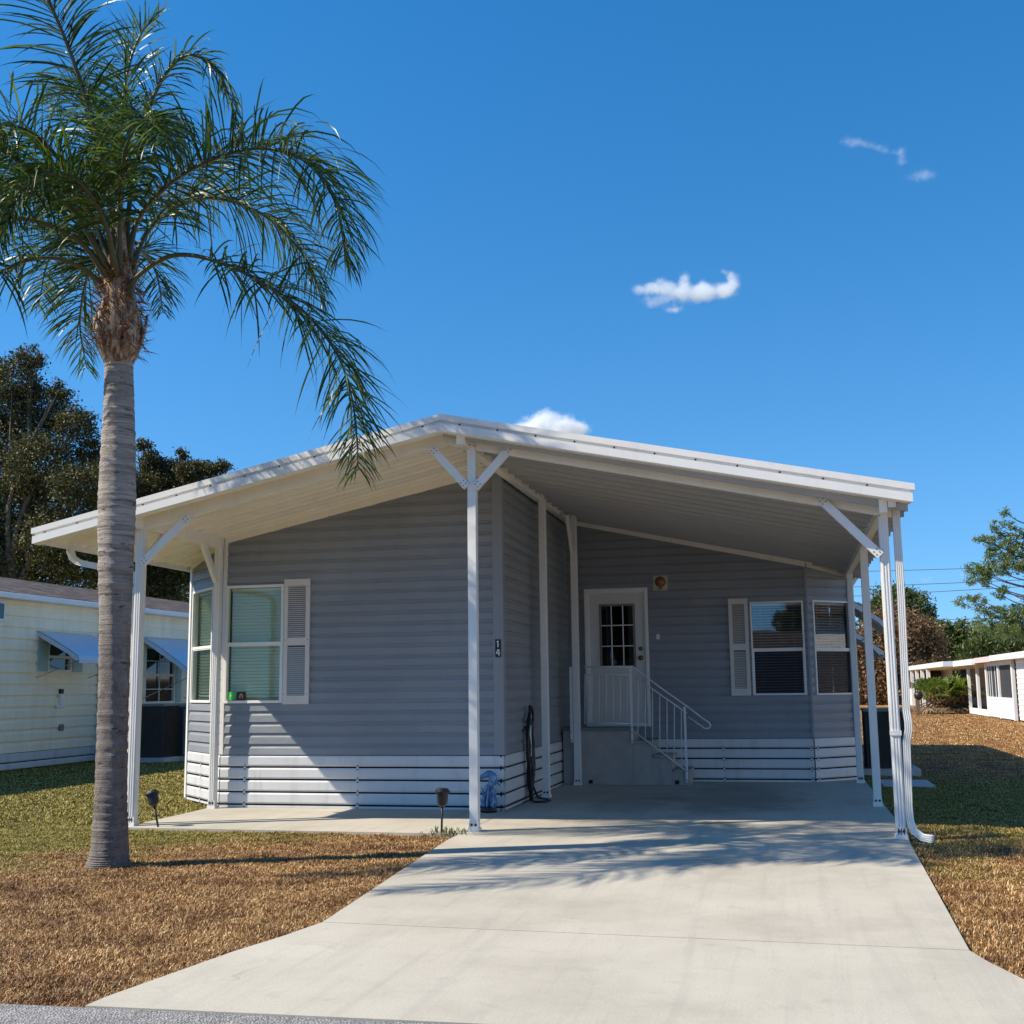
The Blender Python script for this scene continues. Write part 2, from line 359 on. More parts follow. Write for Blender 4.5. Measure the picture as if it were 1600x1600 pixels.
def npmesh(name, V, Fc, mats, parent=None, mi=None, smooth=False):     # V (n,3), Fc (m,k)
    me = bpy.data.meshes.new(name); n, k = Fc.shape
    me.vertices.add(len(V)); me.vertices.foreach_set('co', np.asarray(V, np.float32).ravel())
    me.loops.add(n*k); me.loops.foreach_set('vertex_index', Fc.astype(np.int32).ravel())
    me.polygons.add(n); me.polygons.foreach_set('loop_start', np.arange(0, n*k, k, dtype=np.int32))
    me.update(calc_edges=True)
    if smooth: me.polygons.foreach_set('use_smooth', [True]*n)
    return link(name, me, mats, parent)

# ------------------------------------------------------------------ ground, drive, road
def sheet(name, poly, z, mat, thick=None, kind='structure'):
    b = MB(); n = len(poly)
    if thick:
        b.add([(x,y,z) for x,y in poly]+[(x,y,z-thick) for x,y in poly], [list(range(n))]+[[i, (i+1)%n, (i+1)%n+n, i+n][::-1] for i in range(n)])
    else: b.add([(x,y,z) for x,y in poly], [list(range(n))])
    o = b.build(name, mat); tag(o, kind=kind); return o
sheet('ground', [(-500,-200),(500,-200),(500,700),(-500,700)], -.035, 'ground')
L0 = [PZ(*q) for q in ((166,1557),(245,1529),(363,1487),(440,1463),(503,1441))]
R0 = [PZ(*q) for q in ((1515,1485),(1545,1503),(1600,1530),(1680,1572))]
re1, re2 = PZ(131,1572), PZ(700,1598)
sl_r = (re2.y-re1.y)/(re2.x-re1.x)
roadY = lambda x: re1.y+(x-re1.x)*sl_r
xj0, xj1 = L0[-1], R0[0]
g = .012
apron = [(re1.x, roadY(re1.x)+.01), (3.2, roadY(3.2)+.01), (R0[3].x+.5, R0[3].y-.3)]+[(p.x,p.y) for p in R0[:3][::-1]]+[(xj0.x,xj0.y)]+[(p.x,p.y) for p in L0[:-1][::-1]]
apron = [(re1.x, roadY(re1.x)+.01), (2.6, roadY(2.6)+.01)]+[(p.x,p.y) for p in R0[::-1]]+[(p.x,p.y) for p in L0[::-1]]
sheet('driveway_apron', apron, .0, 'concrete', .05)
sheet('driveway', [(xj0.x,xj0.y+g),(xj1.x,xj1.y+g),(1.055,11.8),(1.10,12.6),(1.10,19.9),(-3.48,19.9),(-3.40,14.2),(-3.37,11.5)], .0, 'concrete', .05)
sheet('patio', [(-7.30,12.08),(-3.385,12.02),(-3.41,14.2),(-3.49,15.5),(-7.4,15.5)], .0, 'concrete', .05)
sheet('road', [(-60, roadY(-60)), (60, roadY(60)), (60, roadY(60)-7), (-60, roadY(-60)-7)], -.006, 'road', .015)

# ------------------------------------------------------------------ the grey manufactured house
Yf, Yb, Yp, Xc = 14.31, 18.874, 12.257, -3.469
XL1, XL2, XR1, XR2 = -7.26, -8.32, .35, 1.05
YR2 = Yb+(XR2-XR1); YL2 = Yf+(XL1-XL2); YE = 29.1
PK = -3.55; SL = .21
ztop = lambda x: 4.448-SL*abs(x-PK)
house = empty('mobile_home', (-3.5, 16, 0))
tag(house, 'grey clapboard mobile home with white gabled carport roof and pale skirting', 'house')
zs = .667; CO = .14
PROF = [(0,.0),(0.012,.022),(.60,.017),(.80,.004),(1,.001)]
def clip(poly, ua, za, ub, zb):   # keep below the line (ua,za)-(ub,zb)
    out = []; f = lambda p: (za+(zb-za)*(p[0]-ua)/(ub-ua))-p[1]
    for i in range(len(poly)):
        a, b = poly[i], poly[(i+1)%len(poly)]; fa, fb = f(a), f(b)
        if fa >= 0: out.append(a)
        if fa*fb < 0: t = fa/(fa-fb); out.append((a[0]+(b[0]-a[0])*t, a[1]+(b[1]-a[1])*t))
    return out
def siding(p0, p1, topline, holes=(), z0=zs, z1=4.6, course=CO, mat='siding', parent=house, name='wall', lab=None, amp=1):
    p0, p1 = Vector((*p0,0)), Vector((*p1,0)); L = (p1-p0).length; d = (p1-p0)/L; nrm = Vector((d.y,-d.x,0))
    b = MB(); k = 0; z = z0
    while z < z1:
        for i in range(len(PROF)-1):
            (fa, oa), (fb, ob) = PROF[i], PROF[i+1]; za, zb = z+fa*course, z+fb*course; oa*=amp; ob*=amp
            segs = [(0, L, za, zb)]
            for (h0, h1, hz0, hz1) in holes:
                ns = []
                for (u0, u1, a, c) in segs:
                    if u1 <= h0 or u0 >= h1 or c <= hz0 or a >= hz1: ns.append((u0,u1,a,c)); continue
                    if u0 < h0: ns.append((u0,h0,a,c))
                    if u1 > h1: ns.append((h1,u1,a,c))
                    if a < hz0: ns.append((max(u0,h0),min(u1,h1),a,hz0))
                    if c > hz1: ns.append((max(u0,h0),min(u1,h1),hz1,c))
                segs = ns
            for (u0, u1, a, c) in segs:
                poly = [(u0,a),(u1,a),(u1,c),(u0,c)]
                if topline: poly = clip(poly, *topline)
                if len(poly) < 3: continue
                off = lambda zz: oa+(ob-oa)*(zz-za)/max(zb-za,1e-6)
                vs = [p0+d*u+nrm*off(zz)+Vector((0,0,zz)) for u, zz in poly]
                b.add(vs, [list(range(len(vs)))])
        z += course
    o = b.build(name, mat, parent)
    if lab: tag(o, lab)
    return o
def skirting(p0, p1, parent=house, n=5, z1=zs, mat='skirt', clips=1.55, pl=.157, first=.4):
    p0, p1 = Vector((*p0,0)), Vector((*p1,0)); L = (p1-p0).length; d = (p1-p0)/L; nrm = Vector((d.y,-d.x,0)); b = MB()
    b.obox(p0-nrm*.03, d*L, nrm*.02, (0,0,z1-.004), 1)
    z = z1
    while z > .005:
        a = max(z-pl+.013, .002)
        if z-.006 > a:
            prof = [(a,.012),(a+.02,.022),(z-.03,.022),(z-.008,.012)] if z-a > .06 else [(a,.02),(z-.008,.02)]
            for i in range(len(prof)-1):
                (za,oa),(zb,ob) = prof[i],prof[i+1]
                b.add([p0+nrm*oa+Vector((0,0,za)), p1+nrm*oa+Vector((0,0,za)), p1+nrm*ob+Vector((0,0,zb)), p0+nrm*ob+Vector((0,0,zb))], [(0,1,2,3)])
        u = first
        while u < L-.03 and clips and z < z1-.01:
            c = p0+d*u+nrm*.026+Vector((0,0,z)); r = .020
            b.add([c-d*r, c-Vector((0,0,r)), c+d*r, c+Vector((0,0,r))], [(0,1,2,3)], 0)
            for dz in (-.026,.026): b.add([c+Vector((0,0,dz-.008))+d*k for k in (-.008,.008)]+[c+Vector((0,0,dz+.008))+d*k for k in (.008,-.008)], [(0,1,2,3)], 1)
            u += clips
        z -= pl
    return b.build('skirting', [mat, 'dark'], parent)

# soffit heights where walls meet the roof
szL = lambda x: 4.33-.218*abs(x-PK)
szR = lambda x: 4.25-.218*abs(x-PK)
# front wall, with the big window opening
wL = (XL1, Yf); FL = Xc-XL1
WIN_L = (-7.235, -6.405, 1.330, 2.878)
siding(wL, (Xc, Yf), (0, szL(XL1)-.02, FL, szL(Xc)+.02), [(WIN_L[0]-XL1+.01, WIN_L[1]-XL1-.01, WIN_L[2]+.01, WIN_L[3]-.01)])
cl = (XL1-XL2)*math.sqrt(2)
WCL = (.13, 1.06, 1.335, 2.905)
siding((XL2, YL2), (XL1, Yf), (0, szL(XL2)-.01, cl, szL(XL1)-.02), [(WCL[0]+.01, WCL[1]-.01, WCL[2]+.01, WCL[3]-.01)])
siding((Xc, Yf), (Xc, Yb), None, z1=4.15)
BL = XR1-Xc
DOOR = (-3.165, -2.150, .895, 3.035)
WIN_R = (-.530, .290, 1.325, 2.785)
siding((Xc, Yb), (XR1, Yb), (0, szR(PK)-.0, BL, szR(XR1)-.03), [(DOOR[0]-Xc+.02, DOOR[1]-Xc-.02, DOOR[2]-.03, DOOR[3]-.02), (WIN_R[0]-Xc+.01, WIN_R[1]-Xc-.01, WIN_R[2]+.01, WIN_R[3]-.01)])
cr = (XR2-XR1)*math.sqrt(2)
WCR = (.10, .945, 1.318, 2.795)
siding((XR1, Yb), (XR2, YR2), (0, szR(XR1)-.03, cr, szR(XR2)-.03), [(WCR[0]+.01, WCR[1]-.01, WCR[2]+.01, WCR[3]-.01)])
siding((XR2, YR2), (XR2, YE), (0,3.46,1,3.46), z0=.1)
siding((XL2, YE), (XL2, YL2), (0,3.42,1,3.42), z0=.1)
siding((XR2, YE), (PK, YE), (0,ztop(XR2)-.035,XR2-PK,ztop(PK)-.035), z0=.1)
siding((PK, YE), (XL2, YE), (0,ztop(PK)-.035,PK-XL2,ztop(XL2)-.035), z0=.1)
b = MB(); b.box((XL2+.02, YL2, .30), (Xc-.03, YE-.02, .34)); b.box((Xc-.0299, YR2, .30), (XR2-.02, YE-.02, .34)); b.build('floor', 'dark', house)
skirting(wL, (Xc+.022, Yf), first=.35)
skirting((XL2, YL2), (XL1, Yf), first=.7)
skirting((Xc, Yf-.02), (Xc, Yb), first=.02, clips=1.5)
skirting((Xc, Yb), (XR1, Yb), first=2.45, clips=1.33)
skirting((XR1, Yb), (XR2, YR2), first=.06, clips=.9)
# corner trims
def post_trim(x, y, w_, z0, z1, mat='trimgrey', nm='corner_trim', dx=(1,0), dy=(0,1), t=.03):
    b = MB(); D = Vector((*dx,0)); E2 = Vector((*dy,0))
    b.obox(Vector((x,y,z0))-D*w_, D*(w_+.025), -E2*t*.9, (0,0,z1-z0))
    return b
b = MB(); b.box((Xc-.105, Yf-.026, zs+.002), (Xc+.028, Yf-.002, szL(Xc-.05)-.01)); b.box((Xc+.002, Yf-.002, zs+.002), (Xc+.028, Yf+.10, 4.2))
b.build('corner_trim', 'trimgrey', house, bevel=.004)
b = MB(); b.box((XL1-.02, Yf-.024, zs+.002), (XL1+.035, Yf+.012, szL(XL1)-.03)); b.build('corner_trim', 'white', house, bevel=.003)
b = MB(); b.box((XR1-.025, Yb-.03, zs+.002), (XR1+.018, Yb-.002, szR(XR1)-.03)); b.build('corner_trim', 'trimgrey', house, bevel=.004)
b = MB(); b.obox((XL2-.02, YL2-.03, .02), (.05,-.05,0), (.04,.04,0), (0,0,3.3)); b.build('corner_trim', 'white', house)
b = MB(); b.obox((XR2-.05, YR2-.075, zs), (.055,.055,0), (.03,-.03,0), (0,0,szR(XR2)-zs-.05)); b.build('corner_trim', 'trimgrey', house)
# trims where wall meets soffit
def trimline(pts, nrm, h=.10, mat='soffit'):
    b = MB()
    for a, c in zip(pts, pts[1:]):
        a, c = Vector(a), Vector(c); b.obox(a-Vector((0,0,h)), c-a, Vector(nrm)*.045, (0,0,h+.03))
    return b.build('wall_trim', mat, house)
trimline([(XL1,Yf,szL(XL1)),(Xc+.03,Yf,szL(Xc))], (0,-1,0), .075)
trimline([(XL2,YL2,szL(XL2)),(XL1,Yf,szL(XL1))], (-.7,-.7,0), .075)
trimline([(Xc,Yb,szR(PK)),(XR1,Yb,szR(XR1))], (0,-1,0), .085)
trimline([(XR1,Yb,szR(XR1)),(XR2,YR2,szR(XR2))], (.7,-.7,0), .085)

# ---- windows
def window(p0, p1, u0, u1, z0, z1, zm, fr=.035, blind='blindL', glass=('glassL','glassL'), slat=.05, tilt=.9, lab=None, dark_lower=False, fm='white', parent=house, name='window'):
    p0, p1 = Vector((*p0,0)), Vector((*p1,0)); d = (p1-p0).normalized(); nn = Vector((d.y,-d.x,0)); Z = Vector((0,0,1))
    at = lambda u, z, o=0: p0+d*u+nn*o+Z*z
    b = MB()
    def fbox(ua, ub, za, zb, o0, o1): b.obox(at(ua,za,o0), d*(ub-ua), nn*(o1-o0), Z*(zb-za))
    fbox(u0,u0+fr,z0,z1,-.05,.030); fbox(u1-fr,u1,z0,z1,-.05,.030); fbox(u0+fr,u1-fr,z1-fr,z1,-.05,.030); fbox(u0+fr,u1-fr,z0,z0+fr,-.05,.034)
    fbox(u0+fr,u1-fr,zm-.018,zm+.020,-.03,.022)
    for ua in (u0+fr, u1-fr-.014): fbox(ua, ua+.014, z0+fr, zm-.018, -.02, .017)
    fbox(u0+fr+.014,u1-fr-.014,zm-.034,zm-.0185,-.02,.016)
    wo = b.build(name, fm, parent, bevel=.003)
    if lab: tag(wo, lab)
    for k, (za, zb, of) in enumerate(((z0+fr, zm-.018, .004), (zm+.02, z1-fr, -.008))):
        g_ = MB(); g_.obox(at(u0+fr-.002,za,of), d*(u1-u0-2*fr+.004), nn*.004, Z*(zb-za)); po = g_.build('pane', glass[k], wo)
    bl = MB(); z = z0+fr+.012
    while z < z1-fr-.03:
        a = at(u0+fr+.006, z, -.085); wd = slat*.5
        v = nn*math.cos(tilt)*wd + Z*math.sin(tilt)*wd
        a0 = a-v; a1 = a+v; dd = d*(u1-u0-2*fr-.012); cv = (nn*math.sin(tilt)-Z*math.cos(tilt))*(-.005)
        am = a+cv
        bl.add([a0, a0+dd, am+dd, am, a1, a1+dd], [(0,1,2,3),(3,2,5,4)])
        z += slat*.86
    for uu in (.17, .83):
        c = at(u0+fr+(u1-u0-2*fr)*uu, z0+fr, -.055); bl.obox(c, d*.003, nn*.002, Z*(z1-z0-2*fr))
    bl.obox(at(u0+fr+.004,z1-fr-.035,-.11), d*(u1-u0-2*fr-.008), nn*.05, Z*.033)
    bl.build('blind', blind, wo)
    return wo
wl = window((XL1,Yf),(Xc,Yf), WIN_L[0]-XL1, WIN_L[1]-XL1, WIN_L[2], WIN_L[3], 2.105, lab='window with pale mint blinds closed and two small stickers')
window((XL2,YL2),(XL1,Yf), WCL[0], WCL[1], WCL[2], WCL[3], 2.09, lab='angled bay window beside the front post', tilt=.75)
window((Xc,Yb),(XR1,Yb), WIN_R[0]-Xc, WIN_R[1]-Xc, WIN_R[2], WIN_R[3], 2.035, fr=.028, blind='blindR', glass=('screenR','glassR'), slat=.050, tilt=.22, lab='dark window reflecting the sky under the carport')
window((XR1,Yb),(XR2,YR2), WCR[0], WCR[1], WCR[2], WCR[3], 2.03, fr=.028, blind='blindR', glass=('screenR','glassR'), slat=.050, tilt=.22, lab='angled dark window by the carport posts')
# stickers on the front window
def flat(poly, y, mat, parent, name, th=.002):
    b = MB(); n = len(poly); b.add([(x,y,z) for x,z in poly]+[(x,y+th,z) for x,z in poly], [list(range(n)), list(range(n,2*n))[::-1]]+[[i,i+n,(i+1)%n+n,(i+1)%n] for i in range(n)])
    return b.build(name, mat, parent)
s0 = PY(355,1094,Yf-.012); s1 = PY(368,1081,Yf-.012); s2 = PY(370,1094,Yf-.012); s3 = PY(384,1081,Yf-.012)
st = flat([(s0.x,s0.z),(s1.x,s0.z),(s1.x,s1.z),(s0.x,s1.z)], Yf-.013, 'sticker_green', wl, 'sticker')
cx, cz = (s0.x+s1.x)/2, (s0.z+s1.z)/2
star = [(cx+(.030 if k%2 else .017)*math.cos(PI/4*k), cz+(.030 if k%2 else .017)*math.sin(PI/4*k)) for k in range(8)]
flat(star, Yf-.016, 'sticker_yellow', wl, 'sticker_mark')
flat([(s2.x,s2.z),(s3.x,s2.z),(s3.x,s3.z),(s2.x,s3.z)], Yf-.013, 'sticker_dark', wl, 'sticker')
cx, cz = (s2.x+s3.x)/2, (s2.z+s3.z)/2
flat([(cx-.028,cz-.03),(cx-.010,cz-.03),(cx-.010,cz+.005),(cx,cz+.015),(cx+.010,cz+.005),(cx+.010,cz-.03),(cx+.028,cz-.03),(cx+.026,cz+.015),(cx,cz+.036),(cx-.026,cz+.015)], Yf-.016, 'sticker_orange', wl, 'sticker_mark')
# ---- shutters
def shutter(x0, x1, z0, z1, y, lab=None):
    b = MB(); e = .035; zm = (z0+z1)/2; t = .032
    b.box((x0,y-t,z0),(x0+e*1.6,y,z1)); b.box((x1-e*1.6,y-t,z0),(x1,y,z1))
    for za, zb in ((z0,z0+.11),(zm-.055,zm+.045),(z1-.085,z1)): b.box((x0+e*1.6,y-t+.002,za),(x1-e*1.6,y,zb))
    b.box((x0+e*1.6,y-.010,z0+.1),(x1-e*1.6,y-.004,z1-.08), 1)
    for za, zb in ((z0+.115,zm-.06),(zm+.05,z1-.09)):
        z = za
        while z < zb-.01:
            b.hexa([(x0+e*1.6,y-.028,z),(x1-e*1.6,y-.028,z),(x1-e*1.6,y-.012,z+.014),(x0+e*1.6,y-.012,z+.014),(x0+e*1.6,y-.026,z+.006),(x1-e*1.6,y-.026,z+.006),(x1-e*1.6,y-.010,z+.020),(x0+e*1.6,y-.010,z+.020)])
            z += .0262
    for xx in (x0+.022,x1-.022):
        for zz in (z0+.13,zm+.02,z1-.10): b.lathe([(.006,0),(.006,.003)], (xx,y-t-.0005,zz), 6, 1, 'y')
    o = b.build('shutter', ['shutter','screw'], house)
    if lab: tag(o, lab)
shutter(-6.392, -6.030, 1.312, 2.935, Yf-.016)
shutter(-.862, -.560, 1.322, 2.842, Yb-.016)
# ---- door
dx0, dx1, dz0, dz1 = DOOR
b = MB(); b.box((dx0+.075,Yb+.01,dz0+.02),(dx1-.055,Yb+.05,dz1-.06))
lx0, lx1, lz0, lz1 = -2.925, -2.365, 1.80, 2.80
b2 = MB()  # slab with lite opening
X0, X1, Z0, Z1 = dx0+.072, dx1-.044, dz0+.016, dz1-.052
for (xa,xb,za,zb) in ((X0,lx0,Z0,Z1),(lx1,X1,Z0,Z1),(lx0,lx1,Z0,lz0),(lx0,lx1,lz1,Z1)): b2.box((xa,Yb+.01,za),(xb,Yb+.05,zb))
door = b2.build('door', 'door', house)
b = MB()
for (xa,xb,za,zb) in ((lx0-.012,lx0+.022,lz0-.012,lz1+.012),(lx1-.022,lx1+.012,lz0-.012,lz1+.012),(lx0+.022,lx1-.022,lz0-.012,lz0+.022),(lx0+.022,lx1-.022,lz1-.022,lz1+.012)): b.box((xa,Yb-.002,za),(xb,Yb+.03,zb))
b.build('lite_frame', 'acpanel', door)
b = MB()
for k in (1,2):
    xx = lx0+(lx1-lx0)*k/3; b.box((xx-.008,Yb+.004,lz0+.02),(xx+.008,Yb+.018,lz1-.02))
    zz = lz0+(lz1-lz0)*k/3
    for j in range(3):
        xa = lx0+(lx1-lx0)*j/3+(.008 if j else .02); xb = lx0+(lx1-lx0)*(j+1)/3-(.008 if j < 2 else .02)
        b.box((xa,Yb+.005,zz-.008),(xb,Yb+.017,zz+.008))
b.build('muntin', 'railpaint', door)
MB().box((lx0+.02,Yb+.022,lz0+.02),(lx1-.02,Yb+.026,lz1-.02)).build('pane', 'glassD', door)
b = MB(); z = lz0+.03
while z < lz1: b.box((lx0,Yb+.06,z),(lx1,Yb+.075,z+.012)); z += .03
b.build('blind', 'acpanel', door)
for nm, px_, py_, r in (('deadbolt',1001,1013.5,.036),('door_handle',1001,1028,.040)):
    c = PY(px_,py_,Yb); b = MB(); b.lathe([(r,0),(r,.012),(r*.5,.02),(r*.45,.04),(r*.8,.05),(r*.75,.072),(r*.3,.08)] if nm == 'door_handle' else [(r,0),(r,.014),(r*.6,.022)], (c.x,Yb+.01,c.z), 16, 0, 'y'); b.build(nm, 'brass', door, smooth=True)
b = MB()
b.box((dx0-.01,Yb-.035,dz0-.04),(dx0+.045,Yb+.05,dz1)); b.box((dx1-.042,Yb-.035,dz0-.04),(dx1+.01,Yb+.05,dz1)); b.box((dx0-.01,Yb-.040,dz1),(dx1+.01,Yb+.05,dz1+.03)); b.box((dx0+.045,Yb-.02,dz1-.05),(dx1-.042,Yb+.06,dz1-.001)); b.box((dx0-.02,Yb+.055,dz0-.03),(dx0+.09,Yb+.07,dz1)); b.box((dx1-.07,Yb+.055,dz0-.03),(dx1+.02,Yb+.07,dz1)); b.box((dx0+.091,Yb+.0555,dz1-.09),(dx1-.071,Yb+.0705,dz1)); b.box((dx0+.045,Yb-.02,dz0-.04),(dx1-.042,Yb+.05,dz0+.015))
b.box((dx0+.045,Yb-.012,dz0+.016),(dx0+.07,Yb+.05,dz1-.051))
b.build('door_frame', 'white', door, bevel=.004)
# ---- wall light, doorbell, house number
c = PY(1032,910.5,Yb); q_ = .115
b = MB(); b.box((c.x-q_,Yb-.03,c.z-q_),(c.x+q_,Yb+.01,c.z+q_)); b.box((c.x-q_-.012,Yb-.02,c.z-q_-.012),(c.x+q_+.012,Yb+.01,c.z-q_)); 
wlt = b.build('wall_light', 'cream', house, bevel=.006)
MB().lathe([(.075,0),(.078,.02),(.07,.045),(.045,.07),(.02,.08)], (c.x,Yb-.030,c.z+.01), 20, 0, 'y').build('lamp_globe', 'amber', wlt, smooth=True)
b = MB(); b.lathe([(.062,.0),(.088,0),(.088,.012),(.062,.012)], (c.x,Yb-.031,c.z+.01), 20, 0, 'y'); b.box((c.x-.03,Yb-.055,c.z-.11),(c.x+.03,Yb-.031,c.z-.085)); b.build('lamp_ring', 'brass', wlt)
c = PY(1028,995,Yb); b = MB(); b.box((c.x-.022,Yb-.022,c.z-.042),(c.x+.030,Yb+.01,c.z+.042)); b.box((c.x-.0,Yb-.026,c.z-.02),(c.x+.018,Yb-.0225,c.z+.02)); b.build('doorbell', 'white', house, bevel=.004)
xn = Xc-.038
for dg, py_ in (('1',1006),('4',1019.5)):
    c = PY(781,py_,Yf-.03); b = MB(); wd, hh = .036, .056
    b.box((xn-wd,Yf-.036,c.z-hh),(xn+wd,Yf-.0275,c.z+hh), 0)
    y0, y1 = Yf-.040, Yf-.0365
    if dg == '1': b.box((xn-.006,y0,c.z-.040),(xn+.007,y1,c.z+.040), 1); b.box((xn-.016,y0,c.z+.022),(xn-.0065,y1,c.z+.032), 1)
    else:
        b.box((xn+.006,y0,c.z-.040),(xn+.017,y1,c.z+.040), 1); b.box((xn-.024,y0,c.z-.016),(xn+.0055,y1,c.z-.005), 1); b.box((xn+.0175,y0,c.z-.016),(xn+.026,y1,c.z-.005), 1)
        b.hexa([(xn-.024,y0,c.z-.0045),(xn-.011,y0,c.z-.0045),(xn-.011,y1,c.z-.0045),(xn-.024,y1,c.z-.0045),(xn-.006,y0,c.z+.040),(xn+.0055,y0,c.z+.040),(xn+.0055,y1,c.z+.040),(xn-.006,y1,c.z+.040)], 1)
    tag(b.build('house_number', ['number_black','number_white'], house), 'black plate with a white %s' % dg)

# ---- carport roof
YR0 = 11.957; XE0, XE1 = -8.50, 1.26
def slopes(z_off, y0, y1, th, mat, name, sides=(0,1), ext=0, x_in=0):
    b = MB()
    for s in sides:
        xa, xb = (XE0-ext, PK-x_in) if s == 0 else (PK+x_in, XE1+ext)
        za, zb = ztop(xa)+z_off, ztop(xb)+z_off
        b.hexa([(xa,y0,za-th),(xb,y0,zb-th),(xb,y1,zb-th),(xa,y1,za-th),(xa,y0,za),(xb,y0,zb),(xb,y1,zb),(xa,y1,za)])
    return b.build(name, mat, house)
roof = slopes(-.012, YR0+.02, YE+.15, .018, 'white', 'roof')
tag(roof, 'white corrugated carport roof with shallow gable')
# corrugated pans seen from below
def pans(side, y0, y1, per, ribs, zf, mat):
    b = MB(); prof = []; y = y0
    while y < y1:
        for (f, dz) in ribs: 
            yy = y+f*per
            if yy < y1: prof.append((yy, dz))
        y += per
    prof.append((y1, ribs[0][1]))
    xa, xb = (XE0+.02, PK) if side == 0 else (PK, XE1-.02)
    n = len(prof); vs = [(xa,yy,zf(xa)+dz) for yy,dz in prof]+[(xb,yy,zf(xb)+dz) for yy,dz in prof]
    b.add(vs, [(i,i+1,i+1+n,i+n) for i in range(n-1)])
    o = b.build('roof_pan', mat, roof); return o
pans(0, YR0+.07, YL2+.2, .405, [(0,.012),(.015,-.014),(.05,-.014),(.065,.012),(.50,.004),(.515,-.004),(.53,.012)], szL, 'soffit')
pans(1, YR0+.07, YR2+.35, .405, [(0,.035),(.05,-.03),(.12,-.03),(.17,.035),(.42,.035),(.45,.005),(.53,.005),(.56,.035),(.70,.035),(.73,.005),(.81,.005),(.84,.035)], szR, 'soffit_grey_shaded')
# ceiling of the house behind the walls closes the roof space
b = MB()
for yy in (YL2+.2,): b.box((XE0+.05,yy,3.2),(XL2-.0,yy+.03,3.39))
b.build('eave_return', 'soffit', roof)
# front fascia: two bright strips with a recessed band and screws between them
def strip(zo0, zo1, y0, y1, mat, name='fascia', e=0):
    b = MB()
    for s in (0,1):
        xa, xb = (XE0-e, PK) if s == 0 else (PK, XE1+e)
        b.hexa([(xa,y0,ztop(xa)+zo0),(xb,y0,ztop(xb)+zo0),(xb,y1,ztop(xb)+zo0),(xa,y1,ztop(xa)+zo0),(xa,y0,ztop(xa)+zo1),(xb,y0,ztop(xb)+zo1),(xb,y1,ztop(xb)+zo1),(xa,y1,ztop(xa)+zo1)])
    return b.build(name, mat, roof)
strip(-.062, .004, YR0-.035, YR0+.019, 'white', e=.045)
strip(-.098, -.062, YR0-.002, YR0+.018, 'white')
strip(-.185, -.098, YR0-.045, YR0+.016, 'white', e=.02)
strip(-.196, -.1852, YR0-.030, YR0+.075, 'soffit')
x = XE0+.12
while x < XE1-.05:
    MB().lathe([(.011,0),(.011,.005),(.004,.008)], (x, YR0-.002, ztop(x)-.080), 8, 0, 'y').build('screw', 'screw', roof); x += .42
# eave gutters
for s, x0 in ((-1, XE0), (1, XE1)):
    b = MB(); z = ztop(x0)-.02
    ya, yb = YR0-.01, (YL2+.25 if s < 0 else YE)
    o_ = x0+.01*s
    prof = [(0,0),(0,-.13),(.02,-.165),(.085,-.165),(.105,-.10),(.105,-.03)]
    pr = [(o_-s*px_, z+pz_) for px_, pz_ in prof]
    n = len(pr); b.add([(px_,ya,pz_) for px_,pz_ in pr]+[(px_,yb,pz_) for px_,pz_ in pr], [(i,i+1,i+1+n,i+n) for i in range(n-1)])
    b.add([(px_,ya,pz_) for px_,pz_ in pr], [list(range(n))])
    b.build('gutter', 'white', roof)
# beams
b = MB()   # front header
for s in (0,1):
    xa, xb = (XL1-.1, PK) if s == 0 else (PK, 1.10)
    f_ = szL if s == 0 else (lambda x: 4.31-.218*abs(x-PK))
    y0, y1 = Yp-.035, Yp+.035
    b.hexa([(xa,y0,f_(xa)-.15),(xb,y0,f_(xb)-.15),(xb,y1,f_(xb)-.15),(xa,y1,f_(xa)-.15),(xa,y0,f_(xa)+.02),(xb,y0,f_(xb)+.02),(xb,y1,f_(xb)+.02),(xa,y1,f_(xa)+.02)])
b.build('beam', 'soffit', roof, bevel=.004)
MB().box((-3.40, YR0+.06, 4.12), (-3.30, Yb-.05, 4.30)).build('beam', 'soffit', roof, bevel=.004)
MB().box((-7.335, YR0+.06, 3.375), (-7.255, Yf-.08, 3.53)).build('beam', 'soffit', roof, bevel=.004)
MB().box((.965, YR0+.06, 3.17), (1.045, YR2+.3, 3.34)).build('beam', 'soffit', roof, bevel=.004)
MB().box((-3.31, YR0+.045, 4.20), (-3.26, YR0+.14, 4.29)).build('beam_end', 'white', roof)
MB().box((1.05, YR0+.045, 3.22), (1.125, YR0+.14, 3.33)).build('beam_end', 'white', roof)

